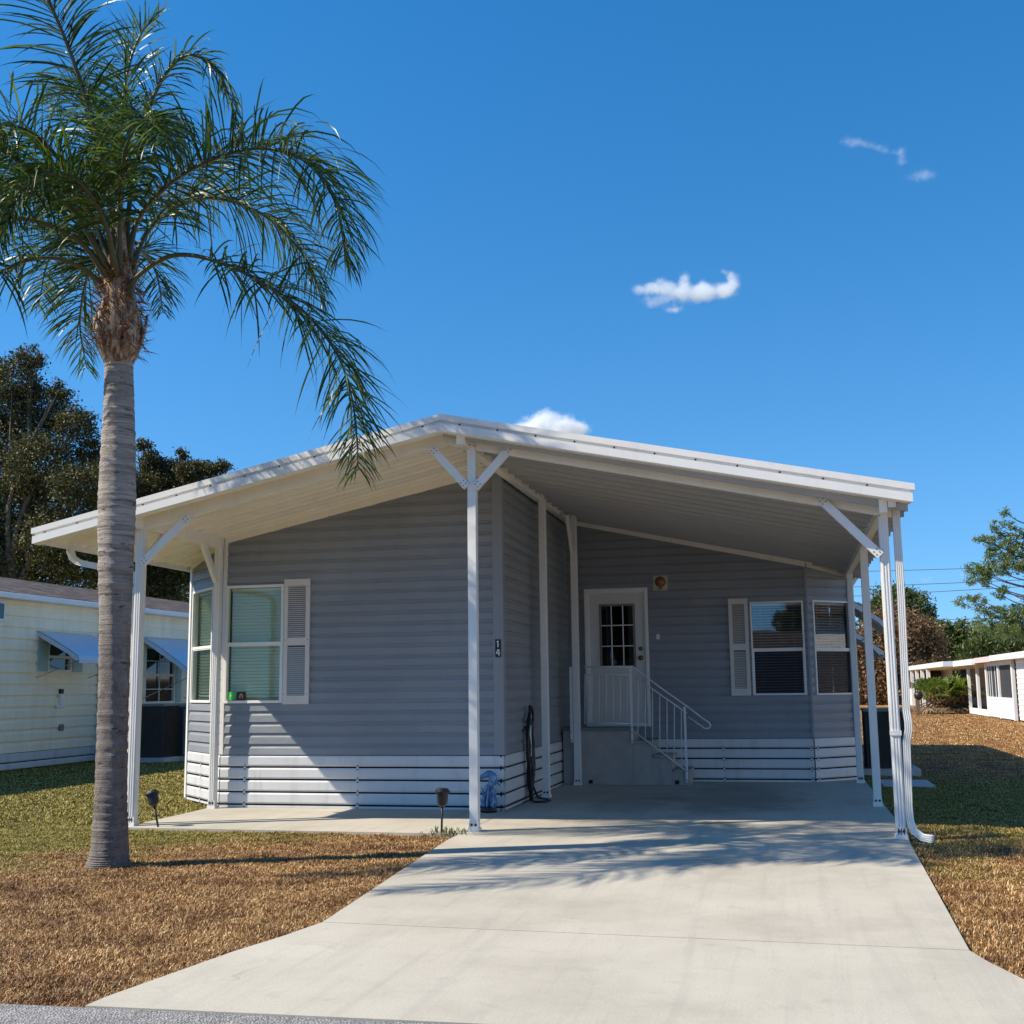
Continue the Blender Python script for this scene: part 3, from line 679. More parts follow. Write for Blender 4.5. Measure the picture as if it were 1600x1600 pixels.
# ---- posts, each with its bracket, brace(s) and bolts
def holes(b, pts, y, r=.007, mi=1):
    for x, z in pts: b.lathe([(r,0),(r,.003)], (x, y, z), 6, mi, 'y')
def cpost(x, y, zt, w_=.094, braces=(), flutes=False, lab=None, cap=.16):
    b = MB(); h_ = w_/2
    b.box((x-h_,y-h_,.02),(x+h_,y+h_,zt))
    if flutes:
        for k in (-.5,0,.5): b.box((x+k*h_*1.15-.008,y-h_-.006,.022),(x+k*h_*1.15+.008,y-h_,zt-.05))
    po = b.build('post', 'white', house, bevel=.003)
    if lab: tag(po, lab)
    b = MB(); b.box((x-h_-.012,y-h_-.012,.0),(x+h_+.012,y+h_+.012,.035)); b.box((x-h_-.004,y-h_-.006,.035),(x+h_+.004,y-h_-.001,.10)); holes(b, [(x-.022,.07),(x+.022,.07)], y-h_-.006, .016)
    b.build('base_bracket', ['white','screw'], po)
    if cap:
        b = MB(); b.box((x-h_*.55,y-h_-.008,zt-.03),(x+h_*1.0,y-h_-.001,zt+cap)); holes(b, [(x+h_*.8, zt+cap*k) for k in (.2,.45,.7,.9)]+[(x-h_*.3, zt+cap*k) for k in (.3,.6)], y-h_-.008)
        b.build('top_bracket', ['white','screw'], po)
    for (a, c) in braces:
        b = MB(); a, c = Vector(a), Vector(c); b.bar(a, c, .085, .05, (0,1,0) if abs(a.y-c.y) < .05 else (1,0,0))
        if abs(a.y-c.y) < .05:
            d = (c-a).normalized(); pp = Vector((-d.z,0,d.x))*.02; yy = a.y-.0255
            for base in (a+d*.03, c-d*.03, a+d*.07, c-d*.07): holes(b, [((base+pp*k).x,(base+pp*k).z) for k in (-1,1)], yy)
        b.build('brace', ['white','screw'], po)
    return po
yb_ = Yp-.06
cpost(-3.282, Yp, 4.10, braces=(((-3.33,yb_,3.68),(-3.73,yb_,4.135)), ((-3.235,yb_,3.66),(-2.82,yb_,4.10))), lab='tall centre post with a Y of two braces under the peak')
cpost(-7.300, Yp, 3.42, braces=(((-7.25,yb_,2.97),(-6.66,yb_,3.50)), ((-7.27,Yp+.05,3.02),(-7.27,Yp+.5,3.40))), flutes=True)
cpost(-7.290, 14.165, 3.44, w_=.086, braces=(((-7.30,14.12,2.93),(-7.30,13.72,3.40)),), flutes=True)
cpost(-3.280, 16.06, 4.14, w_=.094, cap=.17)
p3 = PY(903.5,1222,18.08); cpost(p3.x, 18.08, 4.14, w_=.10, braces=(((p3.x,18.03,3.45),(p3.x-.0,17.55,4.13)),))
cpost(1.012, Yp, 3.16, braces=(((.965,yb_,2.76),(.40,yb_,3.37)),), flutes=True)
cpost(1.012, 15.344, 3.17, w_=.094, braces=(), cap=.12)
cpost(1.012, 18.83, 3.17, w_=.094, cap=.12, flutes=True)
# ---- downspouts
def downspout(pts, w_=.075, d_=.062, lab=None, ribs=4):
    b = MB(); pts = [Vector(p) for p in pts]
    k = len(b.v); n = 16
    ref = Vector((0,-1,0))
    prof = []
    for j in range(ribs):   # ribbed front face
        x0 = -w_/2+w_*j/ribs; prof += [(x0+.003, -d_/2-.005), (x0+w_/ribs*.62, -d_/2-.005), (x0+w_/ribs*.70, -d_/2+.004), (x0+w_/ribs-.001, -d_/2+.004)]
    prof += [(w_/2, d_/2), (-w_/2, d_/2)]; n = len(prof)
    vs = []
    for i, p in enumerate(pts):
        d = (pts[min(i+1,len(pts)-1)]-pts[max(i-1,0)]).normalized()
        f_ = ref-d*ref.dot(d)
        if f_.length < .3: f_ = Vector((0,0,-1))-d*d.z*-1
        f_.normalize(); sx = f_.cross(d).normalized()
        if sx.x < 0: sx = -sx
        vs += [p+sx*a-f_*c for a, c in prof]
    fs = [[i*n+j, i*n+(j+1)%n, (i+1)*n+(j+1)%n, (i+1)*n+j] for i in range(len(pts)-1) for j in range(n)]+[list(range(n)), [(len(pts)-1)*n+j for j in range(n)]]
    b.add(vs, fs)
    o = b.build('downspout', 'white', house)
    if lab: tag(o, lab)
    return o
ds = downspout([(1.145,Yp-.01,3.27),(1.145,Yp-.01,2.4),(1.128,Yp-.01,1.22),(1.138,Yp-.02,1.12),(1.138,Yp-.02,1.04),(1.112,Yp-.01,.92),(1.095,Yp-.01,.30),(1.10,Yp-.02,.16),(1.13,Yp-.05,.07),(1.20,Yp-.09,.02),(1.29,Yp-.13,.01)], lab='ribbed white downspout with a kicked out elbow at its foot')
b = MB(); b.box((.962,Yp-.064,.985),(1.066,Yp+.05,1.03)); b.build('pipe_strap', 'white', ds)
e1 = PX(106,850,-8.44)
downspout([(-8.44,12.55,3.30),(-8.44,12.56,3.20),(-8.42,12.58,3.12),(-8.36,12.60,3.07),(-8.28,12.6,3.045),(-7.55,12.42,2.90),(-7.47,12.40,2.86),(-7.44,12.39,2.78),(-7.435,12.39,1.5),(-7.435,12.39,.06)], lab='downspout crossing from the left eave to the post behind the palm')
# side awnings of this house (right side wall, seen edge on)
def awning(name, p, wdt, proj_, zt, drop, axis, mat='awning', parent=None, scal=.05):
    # p: wall point at one end of the top edge; axis: direction along wall; projects along cross
    ax = Vector(axis); out = Vector((ax.y,-ax.x,0)); b = MB(); P = Vector((*p, zt)); n = 7
    pts = []
    for i in range(n+1):
        t = i/n; pts.append((proj_*min(1, t*1.12), -drop*(t**1.15) if t < .8 else -drop*(.8**1.15)-(t-.8)*.75*drop*1.6))
    for i in range(n):
        a0 = P+out*pts[i][0]+Vector((0,0,pts[i][1])); a1 = P+out*pts[i+1][0]+Vector((0,0,pts[i+1][1]))
        e_ = Vector((0,0,-.012)); w_ = ax*wdt
        b.hexa([a0+e_, a1+e_, a1+e_+w_, a0+e_+w_, a0, a1, a1+w_, a0+w_])
    end = P+out*pts[-1][0]+Vector((0,0,pts[-1][1]))
    k = 0
    while k*scal < wdt-.01:   # scalloped valance
        b.obox(end+ax*(k*scal+.004)-out*.012+Vector((0,0,-.045)), ax*(scal-.010), out*.008, (0,0,.04)); k += 1
    o = b.build(name, mat, parent)
    for q_ in (.0, wdt-.01):         # side cheeks
        s_ = MB()
        ring = [P+ax*q_]+[P+ax*q_+out*x_+Vector((0,0,z_)) for x_, z_ in pts[1:]]+[P+ax*q_+out*(pts[-1][0]-.10)+Vector((0,0,pts[-1][1]+.02)), P+ax*q_+out*(pts[-3][0]*.9)+Vector((0,0,pts[-3][1]-.06)), P+ax*q_+Vector((0,0,-.10))]
        m_ = len(ring); s_.add(ring+[r_+ax*.008 for r_ in ring], [list(range(m_)), list(range(m_,2*m_))[::-1]]+[[i_,(i_+1)%m_,(i_+1)%m_+m_,i_+m_] for i_ in range(m_)])
        s_.build('awning_cheek', mat, o)
    for q_ in (.03, wdt-.03): s_ = MB(); s_.tube([P+ax*q_+Vector((0,0,-drop*1.55)), P+ax*q_+out*pts[-1][0]*.97+Vector((0,0,pts[-1][1]+.01))], .010, 6); s_.build('awning_arm', 'metal', o)
    return o
awning('awning', (XR2+.02, 20.4), 1.5, .62, 2.90, .50, (0,1,0), 'house_white', house)
awning('awning', (XR2+.02, 23.4), 1.5, .75, 2.62, .60, (0,1,0), 'house_white', house)

# ------------------------------------------------------------------ concrete steps with railing
steps = empty('concrete_steps', (-2.4, 18.5, 0)); tag(steps, 'concrete steps with white railing up to the door under the carport', 'steps')
YS0 = 18.12; zl = .86
sx = [-3.28, -2.26, -2.02, -1.76, -1.50]; hz = [zl, .66, .43, .21]
b = MB()
xs = [PY(914,1200,YS0).x, PY(990,1200,YS0).x, PY(1020,1200,YS0).x, PY(1050,1200,YS0).x, PY(1077,1200,YS0).x, PY(1086,1200,YS0).x]
hs_ = [zl, .66, .45, .235]
lft = -3.46
b.box((lft+.03,YS0,.0),(xs[1],Yb-.05,zl-.05))
for k in range(3): b.box((xs[k+1],YS0+.002*k+.002,0),(xs[k+2],Yb-.052-.001*k,hs_[k+1]-.035))
b.build('step_block', 'step', steps, bevel=.006)
b = MB(); b.box((lft+.025,YS0-.02,zl-.05),(xs[1]+.02,Yb-.045,zl)); 
b.build('landing', 'acpanel', steps, bevel=.005)
b = MB()
for k in range(3): b.box((xs[k+1]+.021,YS0-.015,hs_[k+1]-.035),(xs[k+2]+.02,Yb-.046,hs_[k+1]))
b.build('tread', 'step', steps, bevel=.004)
yr = YS0-.03
P_ = lambda x, y: PY(x, y, yr)
rail = MB()
def T(pts, r): rail.tube([P_(*q) for q in pts], r, 8)
T([(913,1042),(988,1042)], .013); T([(913,1054.5),(986,1054.5)], .010); T([(913,1130),(986,1130.5)], .012)
T([(987,1041),(990,1043),(1030,1073),(1074,1104),(1100,1124),(1108,1129),(1110.5,1134),(1107,1138),(1101,1138),(1075,1120)], .012)
T([(990,1056),(1073,1114)], .011); T([(991,1143),(1073,1205)], .012)
ro = rail.build('handrail', 'railpaint', steps, smooth=True)
b = MB()
for px_ in (914,925,936,947,958,969,980): b.tube([P_(px_,1054),P_(px_,1130)], .0075, 6)
for k in range(7):
    px_ = 997+k*11.3; b.tube([P_(px_,1056+(px_-990)*.70),P_(px_,1143+(px_-991)*.756)], .008, 6)
b.build('baluster', 'railpaint', steps, smooth=True)
for px_, y0_, y1_ in ((988,1043,1161),(1073.5,1104,1222)):
    a_, c_ = P_(px_,y1_), P_(px_,y0_); b = MB(); b.box((a_.x-.016,yr-.016,a_.z),(a_.x+.016,yr+.016,c_.z)); holes(b, [(a_.x,a_.z+.03),(a_.x,a_.z+.16)], yr-.016, .010); b.build('newel_post', ['railpaint','screw'], steps, bevel=.003)
a_, c_ = PY(893.5,1160,17.95), PY(893,1042,17.95); b = MB(); b.box((a_.x-.016,17.93,a_.z),(a_.x+.02,17.965,c_.z)); holes(b, [(a_.x,a_.z+.03),(a_.x,a_.z+.16)], 17.93, .010); b.build('newel_post', ['railpaint','screw'], steps)
b = MB(); 
for px_ in (923,1058): c = PY(px_,1219,YS0-.01); b.box((c.x-.03,YS0-.012,.02),(c.x+.03,YS0+.002,.075))
b.build('vent_slot', 'dark', steps)

# ------------------------------------------------------------------ small things by the house
# garden hose hanging on the side wall
hose = empty('garden_hose', (Xc+.06, 15.95, 0)); tag(hose, 'black hose looped over a wall hook on the side wall, trailing to the slab', 'hose')
b = MB(); xh = Xc+.07; yh = 15.55
for k in range(6):
    o_ = k*.016; pts = []
    for t in np.linspace(0, 1, 26):
        a = t*2*PI; rr = .10+.012*k
        y = yh+rr*math.sin(a)*(1 if math.cos(a) > -2 else 1); z = .60+(.42+.045*k*(1 if k%2 else -.4))*math.cos(a)
        wv = 1 - .45*max(0, -math.cos(a)); pts.append((xh+.012*math.sin(5*a+k)+.011*(k%3), y*1.0+(yh-y)*(1-wv), z))
    b.tube(pts, .018, 6)
b.tube([(xh+.02,yh-.03,.4),(xh+.03,yh-.05,.18),(xh+.06,yh-.16,.03),(xh+.12,yh-.30,.015),(xh+.24,yh-.26,.015),(xh+.28,yh-.05,.015),(xh+.2,yh+.1,.016),(xh+.08,yh+.12,.03),(xh+.03,yh+.03,.2)], .013, 6)
b.build('hose_loops', 'black', hose, smooth=True)
b = MB(); b.tube([(Xc+.02,yh-.09,1.0),(Xc+.10,yh-.09,1.0),(Xc+.10,yh-.09,.6),(Xc+.05,yh-.09,.52)], .018, 8); b.build('tap_pipe', 'white', hose, smooth=True)
b = MB(); b.lathe([(.035,0),(.03,.09)], (Xc+.10,yh-.02,1.02), 10, 0, 'y'); b.box((Xc+.01,yh-.05,.97),(Xc+.12,yh+.08,1.0)); b.build('wall_hook', 'black', hose)
c = PX(830,1122,Xc+.02); b = MB(); b.box((Xc+.005,c.y-.05,c.z-.05),(Xc+.04,c.y+.05,c.z+.05)); b.build('wall_outlet', 'white', house, bevel=.01)
# dolphin ornament
cd = Vector((-3.60, 14.10, 0)); dol = empty('dolphin_statue', cd); tag(dol, 'small blue leaping dolphin ornament on waves standing at the house corner', 'ornament')
bm_ = MB(); pts = []; rad = []
for t in np.linspace(0, 1, 18):
    a = -.35+t*2.35
    x = -.02+.155*math.cos(a+.25)-.03; z = .16+.36*t**.8 - .17*max(0,(t-.72))**1.2*4.0
    x = -.055+.11*math.sin(t*PI*.95)*1.0-.17*max(0,t-.62)**1.1*1.6
    pts.append((cd.x+x, cd.y+.01*math.sin(t*5), z+.02))
    rad.append(max(.008, .066*math.sin(PI*min(1,t*.93+.06))**.8*(.65+.35*t)) if t < .93 else (.026 if t < .97 else .012))
bm_.tube(pts, rad, 12)
bm_.build('body', 'dolphin', dol, smooth=True)
def fin(pts, th, y=cd.y):
    b.add([(x,y-th,z) for x,z in pts]+[(x,y+th,z) for x,z in pts], [list(range(len(pts))), list(range(len(pts),2*len(pts)))[::-1]]+[[i,i+len(pts),(i+1)%len(pts)+len(pts),(i+1)%len(pts)] for i in range(len(pts))])
b = MB(); X_ = cd.x
fin([(X_+.06,.37),(X_+.155,.30),(X_+.13,.345),(X_+.085,.43)], .010)
fin([(X_-.01,.33),(X_-.10,.22),(X_-.045,.27),(X_+.03,.29)], .012, cd.y-.05)
fin([(X_-.055,.20),(X_-.13,.12),(X_-.07,.15),(X_-.03,.10),(X_-.03,.17)], .010)
b.build('fin', 'dolphin', dol)
b = MB()
random.seed(3)
for k in range(22):
    a = random.uniform(0,2*PI); r0 = random.uniform(.02,.08); h_ = random.uniform(.18,.36); x0, y0 = cd.x+.01+r0*math.cos(a), cd.y+r0*.7*math.sin(a); la = a+random.uniform(-.4,.4)
    b.tube([(x0,y0,.05),(x0+.03*math.cos(la),y0+.02*math.sin(la),h_*.45),(x0+.012*math.cos(la+1),y0,h_*.8),(x0+.05*math.cos(la),y0+.02*math.sin(la),h_)], [.02,.017,.012,.004], 6)
b.build('waves', 'dolphin', dol, smooth=True)
MB().lathe([(.10,0),(.105,.03),(.09,.06),(.05,.08)], cd, 14).build('base', 'black', dol, smooth=True)
# path lights
def pathlight(p, top, lab):
    p = Vector(p); t = empty('path_light', p); tag(t, lab, 'path light', 'solar stake lights at the patio edge')
    top = Vector(top); d = (top-p).normalized()
    b = MB(); b.tube([p-d*.03, p+(top-p)*.62], .012, 8); b.build('stake', 'black', t, smooth=True)
    q = d.to_track_quat('Z','Y').to_matrix()
    def L(prof, nm, mat):
        b = MB(); b.lathe(prof, (0,0,0), 20); b.v = [tuple(q@Vector(v)+p+(top-p)*.62) for v in b.v]; b.build(nm, mat, t, smooth=False, bevel=.003)
    hh = (top-p).length*.38
    L([(.018,-.02),(.045,.0),(.055,hh*.1),(.062,hh*.72)], 'lamp_body', 'black')
    L([(.080,hh*.72),(.082,hh*.84),(.066,hh*.93),(.060,hh)], 'lamp_cap', 'black')
    L([(.044,hh+.0005),(.042,hh+.005)], 'solar_panel', 'lens')
    return t
a_ = PZ(247,1292); pathlight(a_, PY(237,1236,a_.y+.03), 'black stake light leaning beside the left carport post')
a_ = PZ(690,1300); pathlight(a_, PY(691.5,1232,a_.y), 'black stake light standing upright near the centre post')
# AC units
def ac(p, sx_, sy_, h_, lab, pad=.09, plain=None):
    t = empty('air_conditioner', (p[0]+sx_/2,p[1]+sy_/2,0)); tag(t, lab, 'air conditioner')
    x0, y0 = p; x1, y1 = x0+sx_, y0+sy_
    b = MB(); b.box((x0+.015,y0+.015,pad),(x1-.015,y1-.015,pad+h_-.05))
    n = int(sx_/.05)
    for k in range(n): b.box((x0+k*sx_/n+.012,y0,pad+.03),(x0+k*sx_/n+.022,y0+.014,pad+h_-.05))
    n2 = int(sy_/.05)
    for k in range(n2): b.box((x1-.014,y0+k*sy_/n2+.012,pad+.03),(x1,y0+k*sy_/n2+.022,pad+h_-.05))
    b.build('coil_cabinet', 'acdark', t)
    MB().box((x0-.005,y0-.005,pad+h_-.05),(x1+.005,y1+.005,pad+h_)).build('top_panel', 'acpanel', t, bevel=.01)
    if plain: b = MB(); b.box(plain[0], plain[1]); b.build('service_panel', 'acpanel', t, bevel=.008)
    MB().box((x0-.12,y0-.12,-.04),(x1+.12,y1+.12,pad)).build('pad', 'pad', t, bevel=.006)
    return t
a_ = PZ(1340,1206); ac((1.22,20.6), .72, .9, .98, 'dark air conditioner on a concrete pad behind the carport posts')
c_ = [PZ(1352,1217),PZ(1437,1217),PZ(1447,1229),PZ(1358,1229)]
pad2 = MB(); pad2.box((1.3,18.3,-.04),(2.02,19.3,.015)); o = pad2.build('utility_slab', 'pad', None, bevel=.005); tag(o, 'low flat concrete slab in the grass in front of the right air conditioner', 'slab')

# ------------------------------------------------------------------ palm tree
YT = 9.536
palm = empty('palm_tree', PZ(168,1350)); tag(palm, 'tall queen palm with grey ringed trunk and drooping feathery fronds in the front lawn', 'palm tree')
tr = [(168,1362,74),(169,1350,72),(170,1338,66),(171.5,1320,61),(172.5,1290,57.5),(174,1240,53),(176,1160,51.5),(178.5,1060,51),(180,960,54),(181,880,60),(182.5,800,65),(183.5,740,63),(184.5,680,57),(185.5,620,52),(185.5,585,50),(186,560,50),(187,535,52)]
pts = [PY(x,y,YT) for x,y,w_ in tr]; rad = [w_/2/F*YT*1.0 for x,y,w_ in tr]
# dense rings with irregularities
def interp(n):
    t = np.linspace(0, len(pts)-1, n); out = []
    for q in t:
        i = min(int(q), len(pts)-2); f = q-i; out.append((pts[i].lerp(pts[i+1], f), rad[i]*(1-f)+rad[i+1]*f))
    return out
V = []; Fc = []; n = 40; sect = interp(420)
ringn = rng.normal(0, 1, 420); 
for i, (p, r) in enumerate(sect):
    rr = r*(1+.013*ringn[i//2]+.010*math.sin(i*.9)-(.022 if (i*7)%17 < 2 else 0))
    for j in range(n):
        a = 2*PI*j/n; k = 1+.018*math.sin(3*a+i*.02)+.012*math.sin(7*a+i*.05)+.02*math.sin(5*a+1)*max(0,1-i/22)
        V.append((p.x+rr*k*math.cos(a), p.y+rr*k*math.sin(a), p.z))
for i in range(len(sect)-1):
    for j in range(n): Fc.append([i*n+j, i*n+(j+1)%n, (i+1)*n+(j+1)%n, (i+1)*n+j])
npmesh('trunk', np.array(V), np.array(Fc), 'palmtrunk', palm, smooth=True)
# boots: old leaf bases wrapping the top
bp_ = [(186,566,50),(186,556,66),(186,540,76),(186,515,82),(187,492,78),(187,478,64),(187,458,58),(187,440,54),(187,418,44),(187,395,34),(187,360,24),(187,325,12)]
V = []; Fc = []; n = 36; P2 = [PY(x,y,YT) for x,y,w_ in bp_]; R2 = [w_/2/F*YT for x,y,w_ in bp_]; ns = 60
for i in range(ns):
    q = i/(ns-1)*(len(P2)-1); k = min(int(q), len(P2)-2); f = q-k; p = P2[k].lerp(P2[k+1], f); r = R2[k]*(1-f)+R2[k+1]*f
    for j in range(n):
        a = 2*PI*j/n; rr = r*(.90+.10*math.sin(3*a+1+i*.03)+.05*math.sin(11*a+i*.2)+random.uniform(-.03,.03)); V.append((p.x+rr*math.cos(a), p.y+rr*math.sin(a), p.z))
for i in range(ns-1):
    for j in range(n): Fc.append([i*n+j, i*n+(j+1)%n, (i+1)*n+(j+1)%n, (i+1)*n+j])
npmesh('crown_base', np.array(V), np.array(Fc), 'boot', palm, smooth=True)
b = MB()
zc0 = P2[0].z
for k, a in enumerate((-2.2,-1.35,-.5,.5,1.6,2.6)):     # broad peeling sheaths
    pc = P2[1]; vs = []; nseg = 9; h_ = .46+.09*math.sin(k*2.3)
    for i in range(nseg+1):
        t = i/nseg; wd = (.62-.30*t**1.5)*(1 if t < .85 else .75)+.05*math.sin(i*2.7+k); rr = .125+.105*math.sin(min(1,t*1.3)*PI*.5)+.045*max(0,t-.55)
        for j in range(5):
            aa = a+(j-2)/2*wd*.75; vs.append((pc.x+rr*math.cos(aa), pc.y+rr*math.sin(aa), zc0-.03+h_*t-.02*abs(j-2)*t))
    fs = [[i*5+j, i*5+j+1, (i+1)*5+j+1, (i+1)*5+j] for i in range(nseg) for j in range(4)]
    b.add(vs, fs)
o = b.build('leaf_sheath', 'boot', palm, smooth=True); md = o.modifiers.new('solid','SOLIDIFY'); md.thickness = .018
b = MB(); random.seed(5)
for k in range(900):
    a = random.uniform(0,2*PI); t = random.random(); z = zc0+.10+t*.95; r0 = .235*(1-max(0,t-.35)*1.05) if t > .12 else .22
    r0 = max(.07, r0)*random.uniform(.85,1.05); L_ = random.uniform(.05,.17); da = random.uniform(-.7,.7); up_ = random.uniform(-.6,1)
    p = Vector((P2[3].x+r0*math.cos(a), P2[3].y+r0*math.sin(a), z)); d = Vector((math.cos(a+da),math.sin(a+da),up_)).normalized(); s_ = Vector((-math.sin(a),math.cos(a),random.uniform(-.5,.5))).normalized()*random.uniform(.003,.009)
    e_ = p+d*L_*.5+Vector((0,0,-.01)); e2 = e_+d*L_*.5+Vector((0,0,random.uniform(-.06,.0)))
    b.add([p-s_,p+s_,e_+s_,e_-s_,e2], [(0,1,2,3),(3,2,4)])
b.build('fibre', 'fibre', palm)
# fronds: polyline control points (image position, depth offset from the trunk) -> 3D spine
def spline(cp, n):
    cp = [Vector(c) for c in cp]; cp = [cp[0]*2-cp[1]]+cp+[cp[-1]*2-cp[-2]]; out = []
    for q in np.linspace(0, len(cp)-3-1e-6, n):
        i = int(q); t = q-i; p0,p1,p2,p3 = cp[i:i+4]
        out.append(.5*((2*p1)+(-p0+p2)*t+(2*p0-5*p1+4*p2-p3)*t*t+(-p0+3*p1-3*p2+p3)*t**3))
    return out
def frond(cp, nl=95, ll=.62, start=.22, seed=0, droop=1.0, spread=1.0, wid=.0094, upk=.25, dens=1.0):
    nl = int(nl*1.45); ll *= 1.12
    rs = np.random.default_rng(seed); sp = spline(cp, 60)
    seg = [0]
    for a, c in zip(sp, sp[1:]): seg.append(seg[-1]+(c-a).length)
    Lt = seg[-1]
    def at(t):
        s_ = t*Lt; i = int(np.searchsorted(seg, s_))-1; i = max(0, min(i, len(sp)-2)); f = (s_-seg[i])/max(1e-6, seg[i+1]-seg[i])
        return sp[i].lerp(sp[i+1], f), (sp[i+1]-sp[i]).normalized()
    b = MB(); b.tube(sp, [.024*(1-i/59)**.8+.0035+(.018*max(0,1-i/7)) for i in range(60)], 7); 
    fo = b.build('frond', ['rachis'], palm, smooth=True)
    V = []; Fq = []
    up0 = Vector((0,0,1))
    for sgn in (-1, 1):
        for k in range(nl):
            t = start+(1-start)*((k+rs.uniform(-.5,.5))/nl); t = min(.999, max(start*.9, t)); p, d = at(t)
            side = d.cross(up0)
            if side.length < .15: side = Vector((1,0,0))
            side.normalize(); u_ = side.cross(d).normalized()
            tt = (t-start)/(1-start)
            L_ = ll*(.45+.75*math.sin(PI*min(1,.12+tt*.80)))*(1-.42*tt**3)*rs.uniform(.72,1.12)
            ang = rs.normal(upk, .55); fwd = .38+.5*tt+rs.normal(0,.15)
            dr = (side*sgn*math.cos(ang)+u_*math.sin(ang))*spread+d*fwd; dr.normalize()
            wv = wid*rs.uniform(.75,1.2)*(1-.35*tt)
            ns_ = 6; q = p.copy(); base = len(V); bend = rs.uniform(.10,.34)*droop
            tw = Vector((rs.normal(),rs.normal(),rs.normal()*.4)).normalized()
            for i in range(ns_+1):
                f = i/ns_; wd = dr.cross(u_*.6+tw*.6).normalized()*wv*(1 if i and i < ns_-1 else (.55 if i == 0 else .42 if i == ns_-1 else .06))
                V.append(q-wd); V.append(q+wd)
                q = q+dr*(L_/ns_); dr = (dr+Vector((0,0,-bend*(.45+f*1.2)))).normalized()
            for i in range(ns_): Fq.append([base+2*i, base+2*i+1, base+2*i+3, base+2*i+2])
    lo = npmesh('leaflets', np.array([tuple(v) for v in V]), np.array(Fq), 'palmleaf', fo)
    return fo
def I(lst, y0=YT): return [PY(x, y, y0+dy) for x, y, dy in lst]
FR = [
 # right side
 (I([(200,462,-.05),(213,434,-.08),(256,404,-.12),(300,399,-.16),(360,416,-.2),(420,448,-.25),(480,492,-.3),(530,560,-.33),(553,640,-.35),(560,735,-.36)]), dict(nl=120, ll=.62, start=.27, droop=1.0, upk=.1, spread=1.0)),
 (I([(196,430,0),(215,345,.05),(262,290,.0),(330,250,-.1),(410,232,-.2),(480,255,-.28),(525,320,-.32),(540,410,-.35)]), dict(nl=165, ll=.74, start=.18, droop=1.45, upk=.30)),
 (I([(194,420,.05),(205,300,.15),(232,170,.2),(280,92,.22),(330,100,.2),(362,165,.2),(378,225,.2)]), dict(nl=85, ll=.34, start=.26, droop=1.5, spread=.55)),
 (I([(200,430,.1),(240,350,.5),(320,310,1.0),(410,335,1.4),(475,400,1.7),(505,470,1.8)]), dict(nl=135, ll=.68, start=.2, droop=1.4)),
 # upward
 (I([(184,430,-.05),(172,330,-.12),(150,210,-.25),(120,110,-.5),(80,10,-.85),(30,-80,-1.25),(-60,-120,-1.6),(-170,-80,-1.9)]), dict(nl=115, ll=.62, start=.26, droop=.85)),
 (I([(188,430,.02),(186,300,.1),(190,190,.15),(200,110,.2),(222,50,.28),(252,22,.4)]), dict(nl=100, ll=.48, start=.25, droop=.6, upk=.5)),
 (I([(186,430,-.05),(188,330,-.3),(195,240,-.6),(215,190,-.95),(240,190,-1.25),(262,225,-1.45)]), dict(nl=95, ll=.52, start=.25, droop=1.2)),
 (I([(184,430,.1),(176,320,.35),(160,220,.7),(135,160,1.05),(100,140,1.4),(70,165,1.6)]), dict(nl=95, ll=.55, start=.25, droop=1.1)),
 # left
 (I([(178,430,-.02),(150,350,-.1),(110,275,-.35),(60,215,-.7),(0,195,-1.1),(-70,225,-1.5),(-130,310,-1.8)]), dict(nl=115, ll=.62, start=.2, droop=1.15)),
 (I([(178,440,.05),(150,385,.1),(100,320,.15),(40,300,.2),(-30,320,.25),(-90,380,.3),(-120,460,.3)]), dict(nl=120, ll=.68, start=.2, droop=1.3)),
 (I([(172,462,-.06),(158,442,-.1),(130,420,-.2),(90,404,-.35),(40,408,-.55),(-20,440,-.9),(-90,510,-1.2),(-130,610,-1.4)]), dict(nl=105, ll=.55, start=.28, droop=1.0)),
 (I([(182,430,-.1),(165,350,-.45),(130,290,-.8),(80,270,-1.1),(35,300,-1.35),(5,360,-1.5)]), dict(nl=105, ll=.58, start=.22, droop=1.2)),
 (I([(180,435,.0),(155,365,.1),(120,310,.2),(75,275,.3),(25,285,.4),(-10,330,.45),(-25,400,.5)]), dict(nl=110, ll=.66, start=.2, droop=1.3)),
 ([(-6.03,9.48,5.35),(-6.25,9.0,5.95),(-6.6,8.3,6.25),(-6.95,7.6,6.0),(-7.2,7.0,5.3),(-7.3,6.7,4.5)], dict(nl=110, ll=.62, start=.3, droop=1.1)),
 ([(-6.02,9.46,5.3),(-6.3,9.15,5.7),(-6.8,8.7,5.75),(-7.35,8.2,5.35),(-7.7,7.8,4.7),(-7.85,7.6,4.0)], dict(nl=110, ll=.6, start=.32, droop=1.1)),
 # back, low
 (I([(184,445,.12),(172,410,.6),(150,410,1.1),(132,450,1.55),(125,510,1.85),(135,575,2.0)]), dict(nl=100, ll=.58, start=.2, droop=.8, upk=0)),
 (I([(192,445,.12),(205,400,.5),(225,395,.9),(245,430,1.3),(255,490,1.5)]), dict(nl=50, ll=.4, start=.3, droop=1.0)),
 (I([(182,440,.1),(150,380,.5),(110,370,.95),(75,410,1.35),(60,480,1.6)]), dict(nl=100, ll=.6, start=.22, droop=1.0)),
]
for i, (cp, kw) in enumerate(FR): frond(cp, seed=i+20, **kw)

